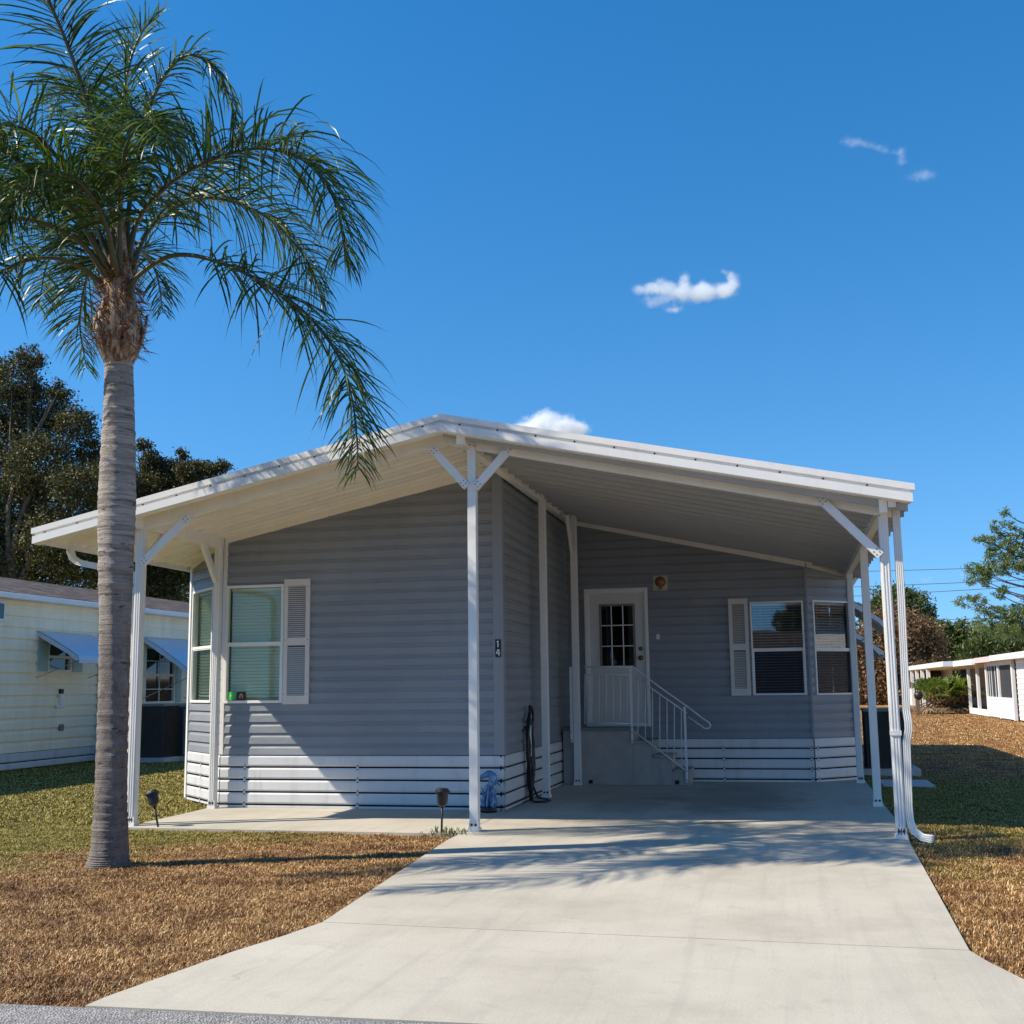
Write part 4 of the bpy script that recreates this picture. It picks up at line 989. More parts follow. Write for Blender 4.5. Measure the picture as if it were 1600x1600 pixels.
# ------------------------------------------------------------------ trees
def leafcloud(name, clumps, n, size, mat, parent, seed, asp=.5, flat_=.0, hang=0):
    r = np.random.default_rng(seed); cl = np.array([[*c[:3], *(c[3:6] if len(c) > 4 else (c[3],)*3)] for c in clumps], float)
    vol = cl[:,3]*cl[:,4]*cl[:,5]; pr = vol**.72; pr /= pr.sum(); idx = r.choice(len(cl), n, p=pr)
    # each clump is made of twig clusters, leaves gather round those
    tw = {}
    P = np.zeros((n,3))
    for i in range(len(cl)):
        mk = np.where(idx == i)[0]
        if not len(mk): continue
        m = max(6, int(len(mk)/26)); d = r.normal(size=(m,3)); d /= np.linalg.norm(d,axis=1)[:,None]; rad = r.uniform(.35,1.08,m)**.6
        tc = cl[i,:3]+d*rad[:,None]*cl[i,3:6]; k = r.integers(0, m, len(mk)); sr = max(.12, .20*cl[i,3:6].mean())
        P[mk] = tc[k]+r.normal(size=(len(mk),3))*sr*np.array([1,1,.7])
    a = r.normal(size=(n,3)); a[:,2] -= hang; a /= np.linalg.norm(a,axis=1)[:,None]; b_ = np.cross(a, r.normal(size=(n,3))); b_ /= np.linalg.norm(b_,axis=1)[:,None]
    s_ = size*r.uniform(.6,1.3,n)[:,None]
    V = np.empty((n,4,3)); V[:,0] = P-a*s_; V[:,1] = P+b_*s_*asp; V[:,2] = P+a*s_; V[:,3] = P-b_*s_*asp
    return npmesh(name, V.reshape(-1,3), np.arange(n*4).reshape(n,4), mat, parent)
def limbs(b, root, clumps, r0, seed=0, mid=.45):
    rs = random.Random(seed); root = Vector(root)
    for c in clumps:
        e = Vector(c[:3]); m1 = root.lerp(e, mid)+Vector((rs.uniform(-1,1),rs.uniform(-1,1),rs.uniform(-.5,1)))*(e-root).length*.10
        k = r0*rs.uniform(.25,.5); b.tube(spline([root, m1, e], 8), [k*(1-i/8*.85) for i in range(8)], 6)
        for j in range(3):
            q = e+Vector((rs.uniform(-1,1),rs.uniform(-1,1),rs.uniform(-.6,1)))*(c[3]*.9); b.tube([m1.lerp(e,.6), q], [k*.35, k*.1], 5)
def tree(name, base, trunk_top, clumps, n, size, mat, label, seed, r0=.3, group=None, asp=.5, hang=0, cat='tree', bark='bark'):
    t = empty(name, base); tag(t, label, cat, group)
    b = MB(); B = Vector(base); T_ = Vector(trunk_top); mdl = B.lerp(T_, .5)+Vector((.1*r0,0,0))
    b.tube(spline([B-Vector((0,0,.2)), mdl, T_], 10), [r0*(1.25-.55*i/9) if i else r0*1.5 for i in range(10)], 10); limbs(b, B.lerp(T_,.85), clumps, r0, seed)
    b.build('trunk', bark, t, smooth=True); leafcloud('crown', clumps, n, size, mat, t, seed, asp, 0, hang); return t
def cl_(lst, Y0):   # (px, py, radius in px, depth offset) -> world ellipsoid
    out = []
    for (x, y, r, dy) in lst:
        p = PY(x, y, Y0+dy); k = r/F*(Y0+dy); out.append((p.x, p.y, p.z, k, k*1.1, k*.85))
    return out
g0 = lambda x, Y: (PY(x, 1063, Y).x, Y, 0)
# big dark tree behind the left neighbour
Yt = 46
oak = [(20,600,48,0),(70,640,50,1),(120,665,36,0),(0,690,70,2),(70,730,66,0),(130,760,50,-1),(20,800,75,1),(100,840,66,0),(-60,640,70,2),(-70,780,80,0),(-40,880,80,0),(60,900,60,1),(45,560,26,0),(140,705,24,1),(130,880,50,0),(90,610,20,0),(-30,580,40,1)]
tree('oak_tree', g0(20,Yt), (PY(20,900,Yt)), cl_(oak, Yt), 150000, .070, 'oakleaf', 'large dark olive brown tree filling the left edge behind the cream home', 1, .5, 'trees behind the left home')
oak2 = [(235,720,20,0),(262,745,34,1),(300,735,24,0),(330,735,17,0),(350,728,12,0),(230,770,44,0),(285,775,34,1),(190,800,50,0),(250,840,56,0),(290,880,44,1),(195,880,50,0),(240,920,46,0),(285,710,10,0),(225,695,12,0),(340,760,22,0),(170,740,36,0)]
tree('oak_tree', g0(230,Yt+5), (PY(230,930,Yt+5)), cl_(oak2, Yt+5), 100000, .070, 'oakleaf', 'smaller ragged dark tree whose crown shows between the palm trunk and the roof', 2, .4, 'trees behind the left home')
oak3 = [(120,960,50,6),(200,960,50,6),(270,965,45,6),(40,970,60,6),(-40,960,60,6),(170,920,45,8),(300,930,40,8)]
tree('hedge_tree', g0(160,60), (PY(160,1000,60)), cl_(oak3, 60), 30000, .12, 'oakleaf', 'low dark thicket closing the gap under the left trees', 3, .3, 'trees behind the left home')
# right-hand trees
Yr_ = 86
mag = [(1395,940,32,0),(1440,945,26,1),(1368,965,30,0),(1400,985,40,0),(1440,1000,34,1),(1350,1010,34,0),(1385,1030,42,0),(1420,1050,36,0),(1350,1070,40,1),(1455,960,14,0),(1462,1030,22,0),(1385,1075,34,0),(1425,925,12,0)]
tree('magnolia_tree', g0(1400,Yr_), PY(1400,1040,Yr_), cl_(mag[3:9]+mag[10:12], Yr_), 36000, .115, 'brownleaf', 'reddish brown leaved tree behind the right carport posts', 5, .3, 'trees on the right', asp=.55)
tree('green_tree', g0(1412,Yr_+7), PY(1412,1000,Yr_+7), cl_([(1390,940,28,0),(1425,945,26,0),(1448,958,15,0),(1405,925,14,0),(1370,960,24,0),(1430,975,24,0),(1400,970,30,0)], Yr_+7), 16000, .12, 'greenleaf', 'pale green loose topped tree rising above the reddish brown one', 6, .3, 'trees on the right')
tree('green_tree', g0(1485,104), PY(1485,1030,104), cl_([(1480,1000,30,0),(1455,1015,28,0),(1505,1015,30,0),(1470,985,17,0),(1500,985,18,0),(1440,1040,30,0),(1485,1040,34,0)], 104), 22000, .15, 'greenleaf', 'rounded mid green tree between the brown tree and the tall pine', 7, .3, 'trees on the right')
tree('green_tree', g0(1560,98), PY(1560,1020,98), cl_([(1545,1000,26,0),(1590,1000,30,0),(1525,1020,24,0),(1570,1025,36,0),(1610,1020,34,0),(1640,1010,34,0)], 98), 22000, .20, 'greenleaf', 'bright feathery green growth under the pine above the far white home', 8, .3, 'trees on the right', asp=.25, hang=1.4)
tree('hedge_tree', g0(1350,112), PY(1350,1070,112), cl_([(1340,1075,26,0),(1370,1080,26,0),(1400,1080,26,0),(1430,1075,26,0),(1330,1050,26,0),(1460,1070,26,0)], 112), 14000, .2, 'oakleaf', 'dark low thicket seen between the right carport posts', 9, .3, 'trees on the right')
Yn = 80
pine = [(1571,800,7,0),(1568,818,6,0),(1583,822,7,0),(1552,822,8,0),(1558,838,9,0),(1532,842,9,0),(1545,846,9,0),(1578,840,10,0),(1570,858,14,0),(1590,860,14,0),(1550,866,11,0),(1598,835,9,0),(1522,890,12,0),(1520,905,9,0),(1537,893,14,0),(1555,888,16,0),(1580,884,16,0),(1540,908,9,0),(1600,878,14,0),(1502,942,9,0),(1517,938,9,0),(1532,938,10,0),(1534,955,8,0),(1560,928,9,0),(1570,922,7,0),(1556,955,13,0),(1575,960,14,0),(1592,955,13,0),(1535,975,13,0),(1560,985,16,0),(1590,985,16,0),(1620,850,22,0),(1640,900,30,0),(1625,960,26,0)]
t = empty('pine_tree', g0(1622,Yn)); tag(t, 'tall open pine with layered green tufts at the right edge', 'tree', 'trees on the right')
b = MB(); pc = cl_(pine, Yn); tb = Vector(g0(1622,Yn)); T_ = PY(1606,815,Yn)
b.tube(spline([tb, PY(1618,1000,Yn), PY(1612,900,Yn), T_], 16), [.22*(1-i/15*.8) for i in range(16)], 8)
for c in pc:
    e = Vector(c[:3]); s_ = max(2.0, min(T_.z-.2, e.z-.35*abs(e.x-T_.x)-.2)); root = PY(1614,900,Yn); root.z = s_
    b.tube(spline([root, root.lerp(e,.5)+Vector((0,0,-.15)), e], 7), [.055*(1-i/7*.8) for i in range(7)], 5)
b.build('trunk', 'bark', t, smooth=True); leafcloud('crown', pc, 20000, .13, 'pineleaf', t, 21, .22)

for k, (x_, y_, r_) in enumerate(((-22,70,5.0),(-13,84,4.6),(-5,96,4.4),(3,108,4.2))):      # behind the house, hidden by it from the street
    tree('yard_tree', (x_,y_,0), (x_,y_,3.5), [(x_+random.uniform(-2.5,2.5),y_+random.uniform(-2,2),4+random.uniform(-1.5,2.2),r_*.5) for _ in range(8)], 9000, .20, 'oakleaf', ['dark tree hidden behind the grey home, nearest of four','dark tree hidden behind the grey home, second nearest','dark tree hidden behind the grey home, second farthest','dark tree hidden behind the grey home, farthest of four'][k], 60+k, .3, 'trees hidden behind the grey home')
# ------------------------------------------------------------------ fan palm clump and yard post, far right
def fanpalm(px_, py_, h_px, lab, seed):
    base = PZ(px_, py_); Y0 = base.y; t = empty('fan_palm', base); tag(t, lab, 'fan palm'); r = random.Random(seed)
    b = MB(); d_ = MB(); st_ = MB(); R_ = 47/F*Y0
    for k in range(170):
        a = r.uniform(0,2*PI); el = r.uniform(-.45,1.45); ln = R_*r.uniform(.65,1.05)*(.75+.25*math.cos(el)); bx = base+Vector((r.uniform(-.5,.5)*R_, r.uniform(-.5,.5)*R_, R_*.35))
        hub = bx+Vector((math.cos(a)*math.cos(el), math.sin(a)*math.cos(el), math.sin(el)*1.0))*ln*.72
        dead = el < .15; tgt = d_ if dead else b; hub.z = max(.25, hub.z-(R_*.25 if dead else 0))
        st_.tube([bx, hub], [.03,.015], 5)
        ax = (hub-bx).normalized(); s_ = ax.cross(Vector((0,0,1))).normalized(); u_ = s_.cross(ax)
        fr_ = R_*.36*r.uniform(.8,1.2)
        for j in range(13):
            f = (j-6)/6*1.75; dd = (ax*math.cos(f)+s_*math.sin(f)+u_*r.uniform(-.1,.1)).normalized(); w_ = dd.cross(u_).normalized()*fr_*.07
            tip = hub+dd*fr_*(1-.2*abs(f)/1.75)+Vector((0,0,-fr_*.22)); md_ = hub+dd*fr_*.55
            tgt.add([hub, md_-w_, tip, md_+w_], [(0,1,2,3)])
    st_.build('stem', 'deadleaf', t); b.build('leaves', 'fanleaf', t); d_.build('dead_leaves', 'deadleaf', t)
fanpalm(1478, 1114, 60, 'bushy fan palm with brown dead skirt in front of the far carport', 4)
b0 = PZ(1435,1117.5); t = empty('yard_light_post', b0); tag(t, 'short brown wooden post with a round dark lamp head beside the fan palm', 'lamp post')
MB().box((b0.x-.09,b0.y-.09,0),(b0.x+.09,b0.y+.09,PY(1435,1092,b0.y).z)).build('post', 'wood', t, bevel=.01)
c = PY(1435,1087,b0.y); MB().lathe([(.05,-.2),(.17,-.12),(.20,.02),(.16,.14),(.05,.2)], c, 12).build('lamp_head', 'black', t, smooth=True)

# ------------------------------------------------------------------ left neighbour (cream home)
XN = -15.0
nb = empty('cream_mobile_home', (XN-3, 26, 0)); tag(nb, 'cream mobile home with blue metal window awnings behind the palm', 'house')
zE = PX(150,951,XN).z; zSk = PX(70,1172,XN).z; zb0 = 0
nby0, nby1 = 12.0, 46.0
def nbx(x, y): return PX(x, y, XN)
W1 = (nbx(75,1003), nbx(110,1050)); W2 = (nbx(227,1010), nbx(271,1098))
w1h = (min(W1[0].y,W1[1].y), max(W1[0].y,W1[1].y), W1[1].z, W1[0].z); w2h = (min(W2[0].y,W2[1].y), max(W2[0].y,W2[1].y), W2[1].z, W2[0].z)
siding((XN,nby0),(XN,nby1), (0, zE, nby1-nby0, zE+.001), [(w1h[0]-nby0,w1h[1]-nby0,w1h[2],w1h[3]),(w2h[0]-nby0,w2h[1]-nby0,w2h[2],w2h[3])], z0=zSk, z1=zE+.3, course=.225, mat='nbwall', parent=nb, amp=1.4)
skirting((XN,nby0),(XN,nby1), parent=nb, z1=zSk, mat='nbskirt', pl=.19, clips=2.4)
b = MB(); b.box((XN-7,nby0,.0),(XN-.04,nby0+.1,zE)); b.box((XN-7,nby1,.0),(XN-.04,nby1+.1,zE)); b.box((XN-7.1,nby0,0),(XN-7,nby1,zE)); b.box((XN-7,nby0,zE-.05),(XN-.05,nby1,zE-.02)); b.build('wall', 'nbwall', nb)
b = MB(); b.hexa([(XN+.22,nby0-.3,zE+.06),(XN+.22,nby1+.3,zE+.06),(XN-3.6,nby1+.3,zE+.90),(XN-3.6,nby0-.3,zE+.90),(XN+.22,nby0-.3,zE+.12),(XN+.22,nby1+.3,zE+.12),(XN-3.6,nby1+.3,zE+.96),(XN-3.6,nby0-.3,zE+.96)])
b.hexa([(XN-3.6,nby0-.3,zE+.90),(XN-3.6,nby1+.3,zE+.90),(XN-7.4,nby1+.3,zE+.06),(XN-7.4,nby0-.3,zE+.06),(XN-3.6,nby0-.3,zE+.96),(XN-3.6,nby1+.3,zE+.96),(XN-7.4,nby1+.3,zE+.12),(XN-7.4,nby0-.3,zE+.12)])
b.build('roof', 'shingle', nb)
b = MB(); b.box((XN+.01,nby0-.3,zE-.0),(XN+.15,nby1+.3,zE+.055)); b.box((XN+.152,nby0-.3,zE-.01),(XN+.27,nby1+.3,zE+.105)); b.build('gutter', 'house_white', nb, bevel=.02)
def nwin(y0, y1, z0, z1, cols, rows_low, shut):
    b = MB(); f = .045; X_ = XN+.03
    b.box((XN-.05,y0,z0),(X_,y0+f,z1)); b.box((XN-.05,y1-f,z0),(X_,y1,z1)); b.box((XN-.05,y0+f,z1-f),(X_,y1-f,z1)); b.box((XN-.05,y0+f,z0),(X_,y1-f,z0+f)); zm = (z0+z1)/2; b.box((XN-.05,y0+f,zm-.03),(X_-.004,y1-f,zm+.03))
    for k in range(1, cols): yy = y0+(y1-y0)*k/cols; b.box((XN-.02,yy-.012,z0+f),(XN+.01,yy+.012,z1-f))
    if cols > 1:
        for k in (.25,.75): zz = z0+(z1-z0)*k; b.box((XN-.018,y0+f,zz-.012),(XN+.008,y1-f,zz+.012))
    o = b.build('window', 'house_white', nb, bevel=.006)
    MB().box((XN-.06,y0+f*.5,z0+f*.5),(XN-.04,y1-f*.5,z1-f*.5)).build('pane', 'nbglass', o)
    for s_ in shut:
        ya, yb2 = s_; b = MB(); b.box((XN+.018,ya,z0),(XN+.04,yb2,z1)); z = z0+.05
        while z < z1-.06: b.box((XN+.04,ya+.04,z),(XN+.052,yb2-.04,z+.025)); z += .045
        b.build('shutter', 'mint', nb)
def m_nbglass():
    a = N('dark_window_glass'); a.col(a.ramp(a.noise(2.5, a.pos(), 3), [(.4,(.015,.018,.02)), (.62,(.03,.035,.036)), (.75,(.10,.105,.10))])); a.set(Roughness=.06, Specular_IOR_Level=.6); return a.m
M['nbglass'] = m_nbglass()
sw = nbx(58,1020).y
nwin(w1h[0], w1h[1], w1h[2], w1h[3], 1, 1, [(nbx(57,1020).y, w1h[0]-.01), (w1h[1]+.01, nbx(127,1020).y)])
nwin(w2h[0], w2h[1], w2h[2], w2h[3], 2, 2, [(w2h[1]+.01, nbx(282,1040).y)])
for xa, xb, yt, pr in ((57,140,984,1.0),(222,290,994,1.3)):
    a_ = nbx(xa, yt); c_ = nbx(xb, yt); awning('awning', (XN+.02, a_.y), c_.y-a_.y, pr, a_.z-.02, .62 if xa < 100 else .95, (0,1,0), 'awning', nb, .09)
for (xx, y0_, y1_) in ((146,962,1180),):
    a_ = nbx(xx,y1_); b = MB(); b.box((XN+.03,a_.y,.12),(XN+.12,a_.y+.14,zE-.2)); b.tube([(XN+.08,a_.y+.07,zE-.22),(XN+.10,a_.y+.07,zE-.12),(XN+.18,a_.y+.07,zE-.02)], .055, 8); b.tube([(XN+.08,a_.y+.07,.2),(XN+.12,a_.y+.07,.1),(XN+.4,a_.y+.07,.06)], .055, 8); b.build('downspout', 'house_white', nb)
c = nbx(91,1102); b = MB(); b.box((XN+.02,c.y-.14,c.z-.05),(XN+.06,c.y+.14,c.z)); b.box((XN+.02,c.y-.04,c.z),(XN+.08,c.y+.04,c.z+.24)); b.build('vent_pipe', 'house_white', nb); b = MB(); b.box((XN+.02,c.y-.045,c.z+.24),(XN+.09,c.y+.045,c.z+.34)); b.build('vent_cap', 'black', nb)
c = nbx(93,1137); b = MB(); b.box((XN+.02,c.y-.07,c.z-.06),(XN+.06,c.y+.07,c.z+.07)); b.build('outlet_box', 'acpanel', nb)
c = nbx(2,955); b = MB(); b.box((XN+.02,c.y-.5,c.z-.2),(XN+.06,c.y+.06,c.z+.2)); b.build('window', 'house_white', nb, bevel=.01); b = MB(); b.box((XN+.0605,c.y-.45,c.z-.15),(XN+.065,c.y,c.z+.15)); b.build('pane', 'nbglass', nb)
# its two air conditioners
q0 = PZ(228,1187); q1 = PZ(252,1190); hA = PY(240,1100,q1.y).z
t = ac((q0.x, q1.y), PY(253,1187,q1.y).x-q0.x, 1.0, hA-.08, 'tall black air conditioner between the left carport post and the cream home', .08)
q2 = PZ(254,1188); q3 = PZ(290,1180)
t = ac((q2.x+.06, q2.y+.25), PY(288,1180,q2.y).x-q2.x-.05, 1.0, hA-.12, 'grey air conditioner with plain service panel next to the house corner', .08, ((q2.x+.06+.55*(PY(288,1180,q2.y).x-q2.x), q2.y+.225, .10), (PY(288,1180,q2.y).x, q2.y+.249, hA-.12)))

# ------------------------------------------------------------------ right neighbours, far white homes
X8 = 8.35
r1 = empty('white_mobile_home', (10, 44, 0)); tag(r1, 'white far home at the right edge with a screened porch and pink faded fascia', 'house')
def rb(name, x0, x1, y0, y1, z0, z1, mat, parent, **k): return MB().box((x0,y0,z0),(x1,y1,z1)).build(name, mat, parent, **k)
ya, yb1 = PZ(1582,1127).y, PZ(1513,1113).y
xw = 8.42
zt = lambda px_, py_, Y: PY(px_, py_, Y).z
zr = zt(1590,1030,ya)
siding((xw,30),(xw,ya), (0,zr,ya-30,zr+.001), z0=.05, z1=zr+.3, course=.2, mat='house_white', parent=r1) if ya > 30 else None
b = MB(); 
siding((xw+5.5,ya),(xw,ya), None, z0=.05, z1=zr, course=.2, mat='house_white', parent=r1) if False else None
# porch bays along X = xw from ya back to yb1
ys_ = [PX(x,1060,xw).y for x in (1583,1565,1545)]
yA, yB, yC, yD = PX(1584,1060,xw).y, PX(1562,1060,xw).y, PX(1543,1060,xw).y, PX(1511,1060,xw).y
b = MB()
for yy in (yA, yB, yC): b.box((xw-.08,yy-.1,0),(xw+.04,yy+.1,zr))
b.box((xw-.03,yA+.1,0.02),(xw+.02,yB-.1,.85)); b.box((xw-.03,yB+.1,.02),(xw+.02,yC-.1,.85))
b.box((xw-.035,yA+.1,zr-.18),(xw+.02,yC-.1,zr)); b.build('porch_frame', 'house_white', r1)
b = MB(); b.box((xw-.0,yA+.1,.85),(xw+.012,yB-.1,zr-.18)); b.box((xw,yB+.1,.85),(xw+.012,yC-.1,zr-.18)); b.build('porch_screen', 'screenmesh', r1)
b = MB()
for k in (.33,.62,.8): yy = yB+(yC-yB)*k; b.box((xw-.02,yy-.03,.85),(xw-.003,yy+.03,zr-.18))
b.build('screen_frame', 'house_white', r1)
b = MB()
for px_ in (1528,1514): 
    yy = PX(px_,1060,xw).y; b.box((xw-.07,yy-.12,0),(xw+.05,yy+.12,zr-.1))
b.box((xw-.02,yC+.1,0),(xw+.02,yD-.1,.28)); b.build('post', 'house_white', r1)
rb('porch_back', xw+1.6, xw+1.7, yA, yD+2, 0, zr, 'screenmesh', r1)
rb('roof', xw-.35, xw+6, 30, yB, zr, zr+.22, 'house_white', r1)
rb('roof', xw-.36, xw+6, yB+.01, yC+1.0, zr-.02, zr+.20, 'pinkish', r1)
rb('roof', xw-.45, xw+6, yC+1.01, yD+1.2, zr-.08, zr+.18, 'house_white', r1)
rb('wall', xw+.05, xw+6, 30, 30.1, 0, zr, 'house_white', r1)
# second home with open carport further back
r2 = empty('white_carport_home', (10, 70, 0)); tag(r2, 'distant white home with long open carport roof behind the fan palm', 'house')
yF = PX(1508,1060,8.3).y+3; x_ = 7.7; z2 = PY(1480,1040,yF+8).z
yG = yF+26
b = MB(); za_ = zt(1508,1034,yF+3)-.15; rb('roof', x_, x_+7, yF, yG, za_-.12, za_+.14, 'house_white', r2)
rb('wall', x_+3.5, x_+3.7, yF, yG-6, 0, za_-.12, 'acpanel', r2)
b = MB()
for k in range(7): yy = yF+8+(yG-yF-8)*k/6; b.box((x_+.05,yy-.1,0),(x_+.25,yy+.1,za_-.12))
b.box((x_+.1,yG-9,0),(x_+.18,yG-.2,za_-1.3)); b.build('post', 'house_white', r2)
siding((x_+2.6, yG-9), (x_+2.6, yG), None, z0=.05, z1=za_-.1, course=.22, mat='house_white', parent=r2)
MB().box((x_-4.0,yG,0),(x_+2.6,yG+.2,za_-.1)).build('wall', 'house_white', r2)
# ------------------------------------------------------------------ across the street and next door (homes seen only mirrored in the windows; trees added)
def plainhome(name, x0, x1, y0, y1, h_, ridge, lab, wm, along='x'):
    t = empty(name, ((x0+x1)/2,(y0+y1)/2,0)); tag(t, lab, 'house')
    MB().box((x0,y0,0),(x1,y1,h_)).build('wall', wm, t)
    b = MB()
    if along == 'x':
        ym = (y0+y1)/2; b.add([(x0-.4,y0-.4,h_),(x1+.4,y0-.4,h_),(x1+.4,ym,ridge),(x0-.4,ym,ridge),(x0-.4,y1+.4,h_),(x1+.4,y1+.4,h_)], [(0,1,2,3),(3,2,5,4),(0,3,4),(1,5,2),(0,4,5,1)])
    else:
        xm = (x0+x1)/2; b.add([(x0-.4,y0-.4,h_),(x0-.4,y1+.4,h_),(xm,y1+.4,ridge),(xm,y0-.4,ridge),(x1+.4,y0-.4,h_),(x1+.4,y1+.4,h_)], [(0,1,2,3),(3,2,5,4),(0,3,4),(1,5,2),(0,4,5,1)])
    b.build('roof', 'shingle', t)
    b = MB()
    for k in range(4):
        if along == 'x': xx = x0+(x1-x0)*(k+.6)/4.4; b.box((xx,y1,1.0),(xx+1.0,y1+.03,2.2))
        else: yy = y0+(y1-y0)*(k+.6)/4.4; b.box((x0-.03,yy,1.0),(x0,yy+1.0,2.2))
    b.build('window_row', 'nbglass', t)
plainhome('tan_home', -6, 7, -24, -15, 2.7, 4.0, 'tan shingle roofed home across the street behind the camera', 'pinkish')
plainhome('white_home', 8.5, 15, 6, 27, 3.0, 4.2, 'white home next door to the right, outside the picture', 'house_white', 'y')
for k, (x_, y_, r_) in enumerate(((-18,-24,4.6),(-31,-20,5),(-9,-34,5.0),(3,-52,3.6),(16,-34,4.6),(30,-24,5),(-42,-10,5.5))):  # unseen trees added to block low sky and darken window reflections
    tree('added_tree', (x_,y_,0), (x_,y_,4.5), [(x_+random.uniform(-2,2),y_+random.uniform(-2,2),5.2+random.uniform(-1,2.2),r_*.45) for _ in range(7)], 5200, .30, 'oakleaf', ['round unseen tree added behind the camera, left of the tan home','broad unseen tree added behind the camera at the far left','tall unseen tree added behind the ridge of the tan home','dark unseen tree added right behind the tan home','unseen tree added behind the camera right of the tan home','broad unseen tree added behind the camera at the far right','lone unseen tree added beyond the road on the far left'][k], 40+k, .3, 'trees added behind the camera to block low sky')
# ------------------------------------------------------------------ power lines
ln = [((1335,888),(1600,882)),((1335,913),(1600,903)),((1335,929),(1600,914)),((1335,966),(1600,961))]
for k, (a, c) in enumerate(ln):
    A, B_ = PY(a[0]-400, a[1]+(a[1]-c[1])*.9+4, 150), PY(c[0]+400, c[1]-(a[1]-c[1])*1.3-6, 120); pp = []
    for t_ in np.linspace(0, 1, 24): q = A.lerp(B_, t_); q.z -= 1.2*4*t_*(1-t_)*.4; pp.append(q)
    b = MB(); b.tube(pp, .035, 5); o = b.build('power_line', 'wire'); tag(o, ['thin dark cable, topmost of the four crossing the sky on the right','thin dark cable, second from the top of the four on the right','thin dark cable, third from the top of the four on the right','thin dark cable, lowest of the four just above the far trees'][k], 'cable', 'overhead cables')

# ------------------------------------------------------------------ grass
def inpoly(P, poly):
    x, y = P[:,0], P[:,1]; c = np.zeros(len(P), bool); n = len(poly)
    for i in range(n):
        x0,y0 = poly[i]; x1,y1 = poly[(i+1)%n]; k = ((y0 > y) != (y1 > y)) & (x < (x1-x0)*(y-y0)/((y1-y0) or 1e-9)+x0); c ^= k
    return c
avoid = [apron, [(xj0.x,xj0.y),(xj1.x,xj1.y),(1.06,11.8),(1.11,12.6),(1.11,19.9),(-3.5,19.9),(-3.42,14.2),(-3.39,11.5)], [(-7.31,12.07),(-3.36,12.0),(-3.4,15.5),(-7.41,15.5)], [(XL2,YL2),(XL1,Yf),(Xc,Yf),(Xc,YE),(XL2,YE)]]
def grass(name, poly, dens, hgt, wid, seed, lab):
    r = np.random.default_rng(seed); pl = np.array(poly); lo, hi = pl.min(0), pl.max(0); n = int(dens*(hi[0]-lo[0])*(hi[1]-lo[1]))
    P = r.uniform(lo, hi, (n,2)); keep = inpoly(P, poly) & (P[:,1] > re1.y+(P[:,0]-re1.x)*sl_r+.0+.02*r.normal(size=n))
    # drop whatever lies outside the view to keep the mesh small
    ang = np.arctan2(P[:,0], P[:,1]); keep &= (ang > -.2276-.52) & (ang < -.2276+.56)
    for a in avoid: keep &= ~inpoly(P+r.normal(size=P.shape)*.014, a)
    P = P[keep]; n = len(P); dist = np.hypot(P[:,0], P[:,1])
    tuft = .65+.7*(.5+.5*np.sin(P[:,0]*7.1+np.sin(P[:,1]*5.3)*2)*np.sin(P[:,1]*6.3+np.cos(P[:,0]*4.7)*2))
    h_ = hgt*r.uniform(.45,1.2,n)*tuft; a = r.uniform(0,2*PI,n); lean = r.uniform(.3,1.6,n); w_ = wid*r.uniform(.7,1.3,n)*np.maximum(1, dist/9)
    d = np.stack([np.cos(a),np.sin(a)],1); s_ = np.stack([-np.sin(a),np.cos(a)],1)
    B_ = np.zeros((n,3)); B_[:,:2] = P; B_[:,2] = -.037
    S = np.zeros((n,3)); S[:,:2] = s_*w_[:,None]
    mid = B_.copy(); mid[:,:2] += d*(h_*lean*.35)[:,None]; mid[:,2] += h_*.62
    tip = B_.copy(); tip[:,:2] += d*(h_*lean)[:,None]; tip[:,2] += h_*r.uniform(.55,1.0,n)
    V = np.stack([B_-S, B_+S, mid+S*.8, mid-S*.8, tip], 1)
    V = V.reshape(-1,3); k = np.arange(n)[:,None]*5
    # quads plus tip triangles as one quad-degenerate-free mesh of triangles
    T3 = np.concatenate([k+np.array([[0,1,2]]), k+np.array([[0,2,3]]), k+np.array([[3,2,4]])])
    o = npmesh(name, V, T3, 'blade'); tag(o, lab, 'grass', None, 'stuff'); return o
grass('lawn_grass', [(-9,4.5),(-2.5,4.5),(-2.5,12.4),(-9,12.4)], 13500, .032, .0021, 1, 'dry brown and straw coloured grass of the front lawn beside the driveway')
grass('lawn_grass', [(-16,12.4),(-6.2,12.4),(-6.2,25),(-16,25)], 3200, .038, .0026, 2, 'green and yellow short grass between the cream home and the grey one')
grass('lawn_grass', [(.9,5),(7,5),(7,24),(1.09,24)], 7600, .032, .0021, 3, 'green to brown short grass to the right of the driveway')
grass('lawn_grass', [(1,24),(14,24),(14,60),(1,60)], 500, .028, .0018, 4, 'short dry grass of the back lawn towards the far white homes')
# weeds at the foot of the centre post
b = MB(); random.seed(12)
for k in range(80):
    cx_ = random.gauss(-3.50,.13); cy_ = 12.05+random.uniform(-.12,.06); a = random.uniform(0,2*PI); L_ = random.uniform(.03,.10); p = Vector((cx_,cy_,-.02)); d = Vector((math.cos(a)*.7,math.sin(a)*.7,1)).normalized(); s_ = Vector((-math.sin(a),math.cos(a),0))*.006
    e_ = p+d*L_; b.add([p-s_*.4,p+s_*.4,e_+s_,e_+d*.02,e_-s_], [(0,1,2,3,4)])
o = b.build('weeds', 'greenleaf'); tag(o, 'small green weeds sprouting at the foot of the centre post', 'weeds', None, 'stuff')

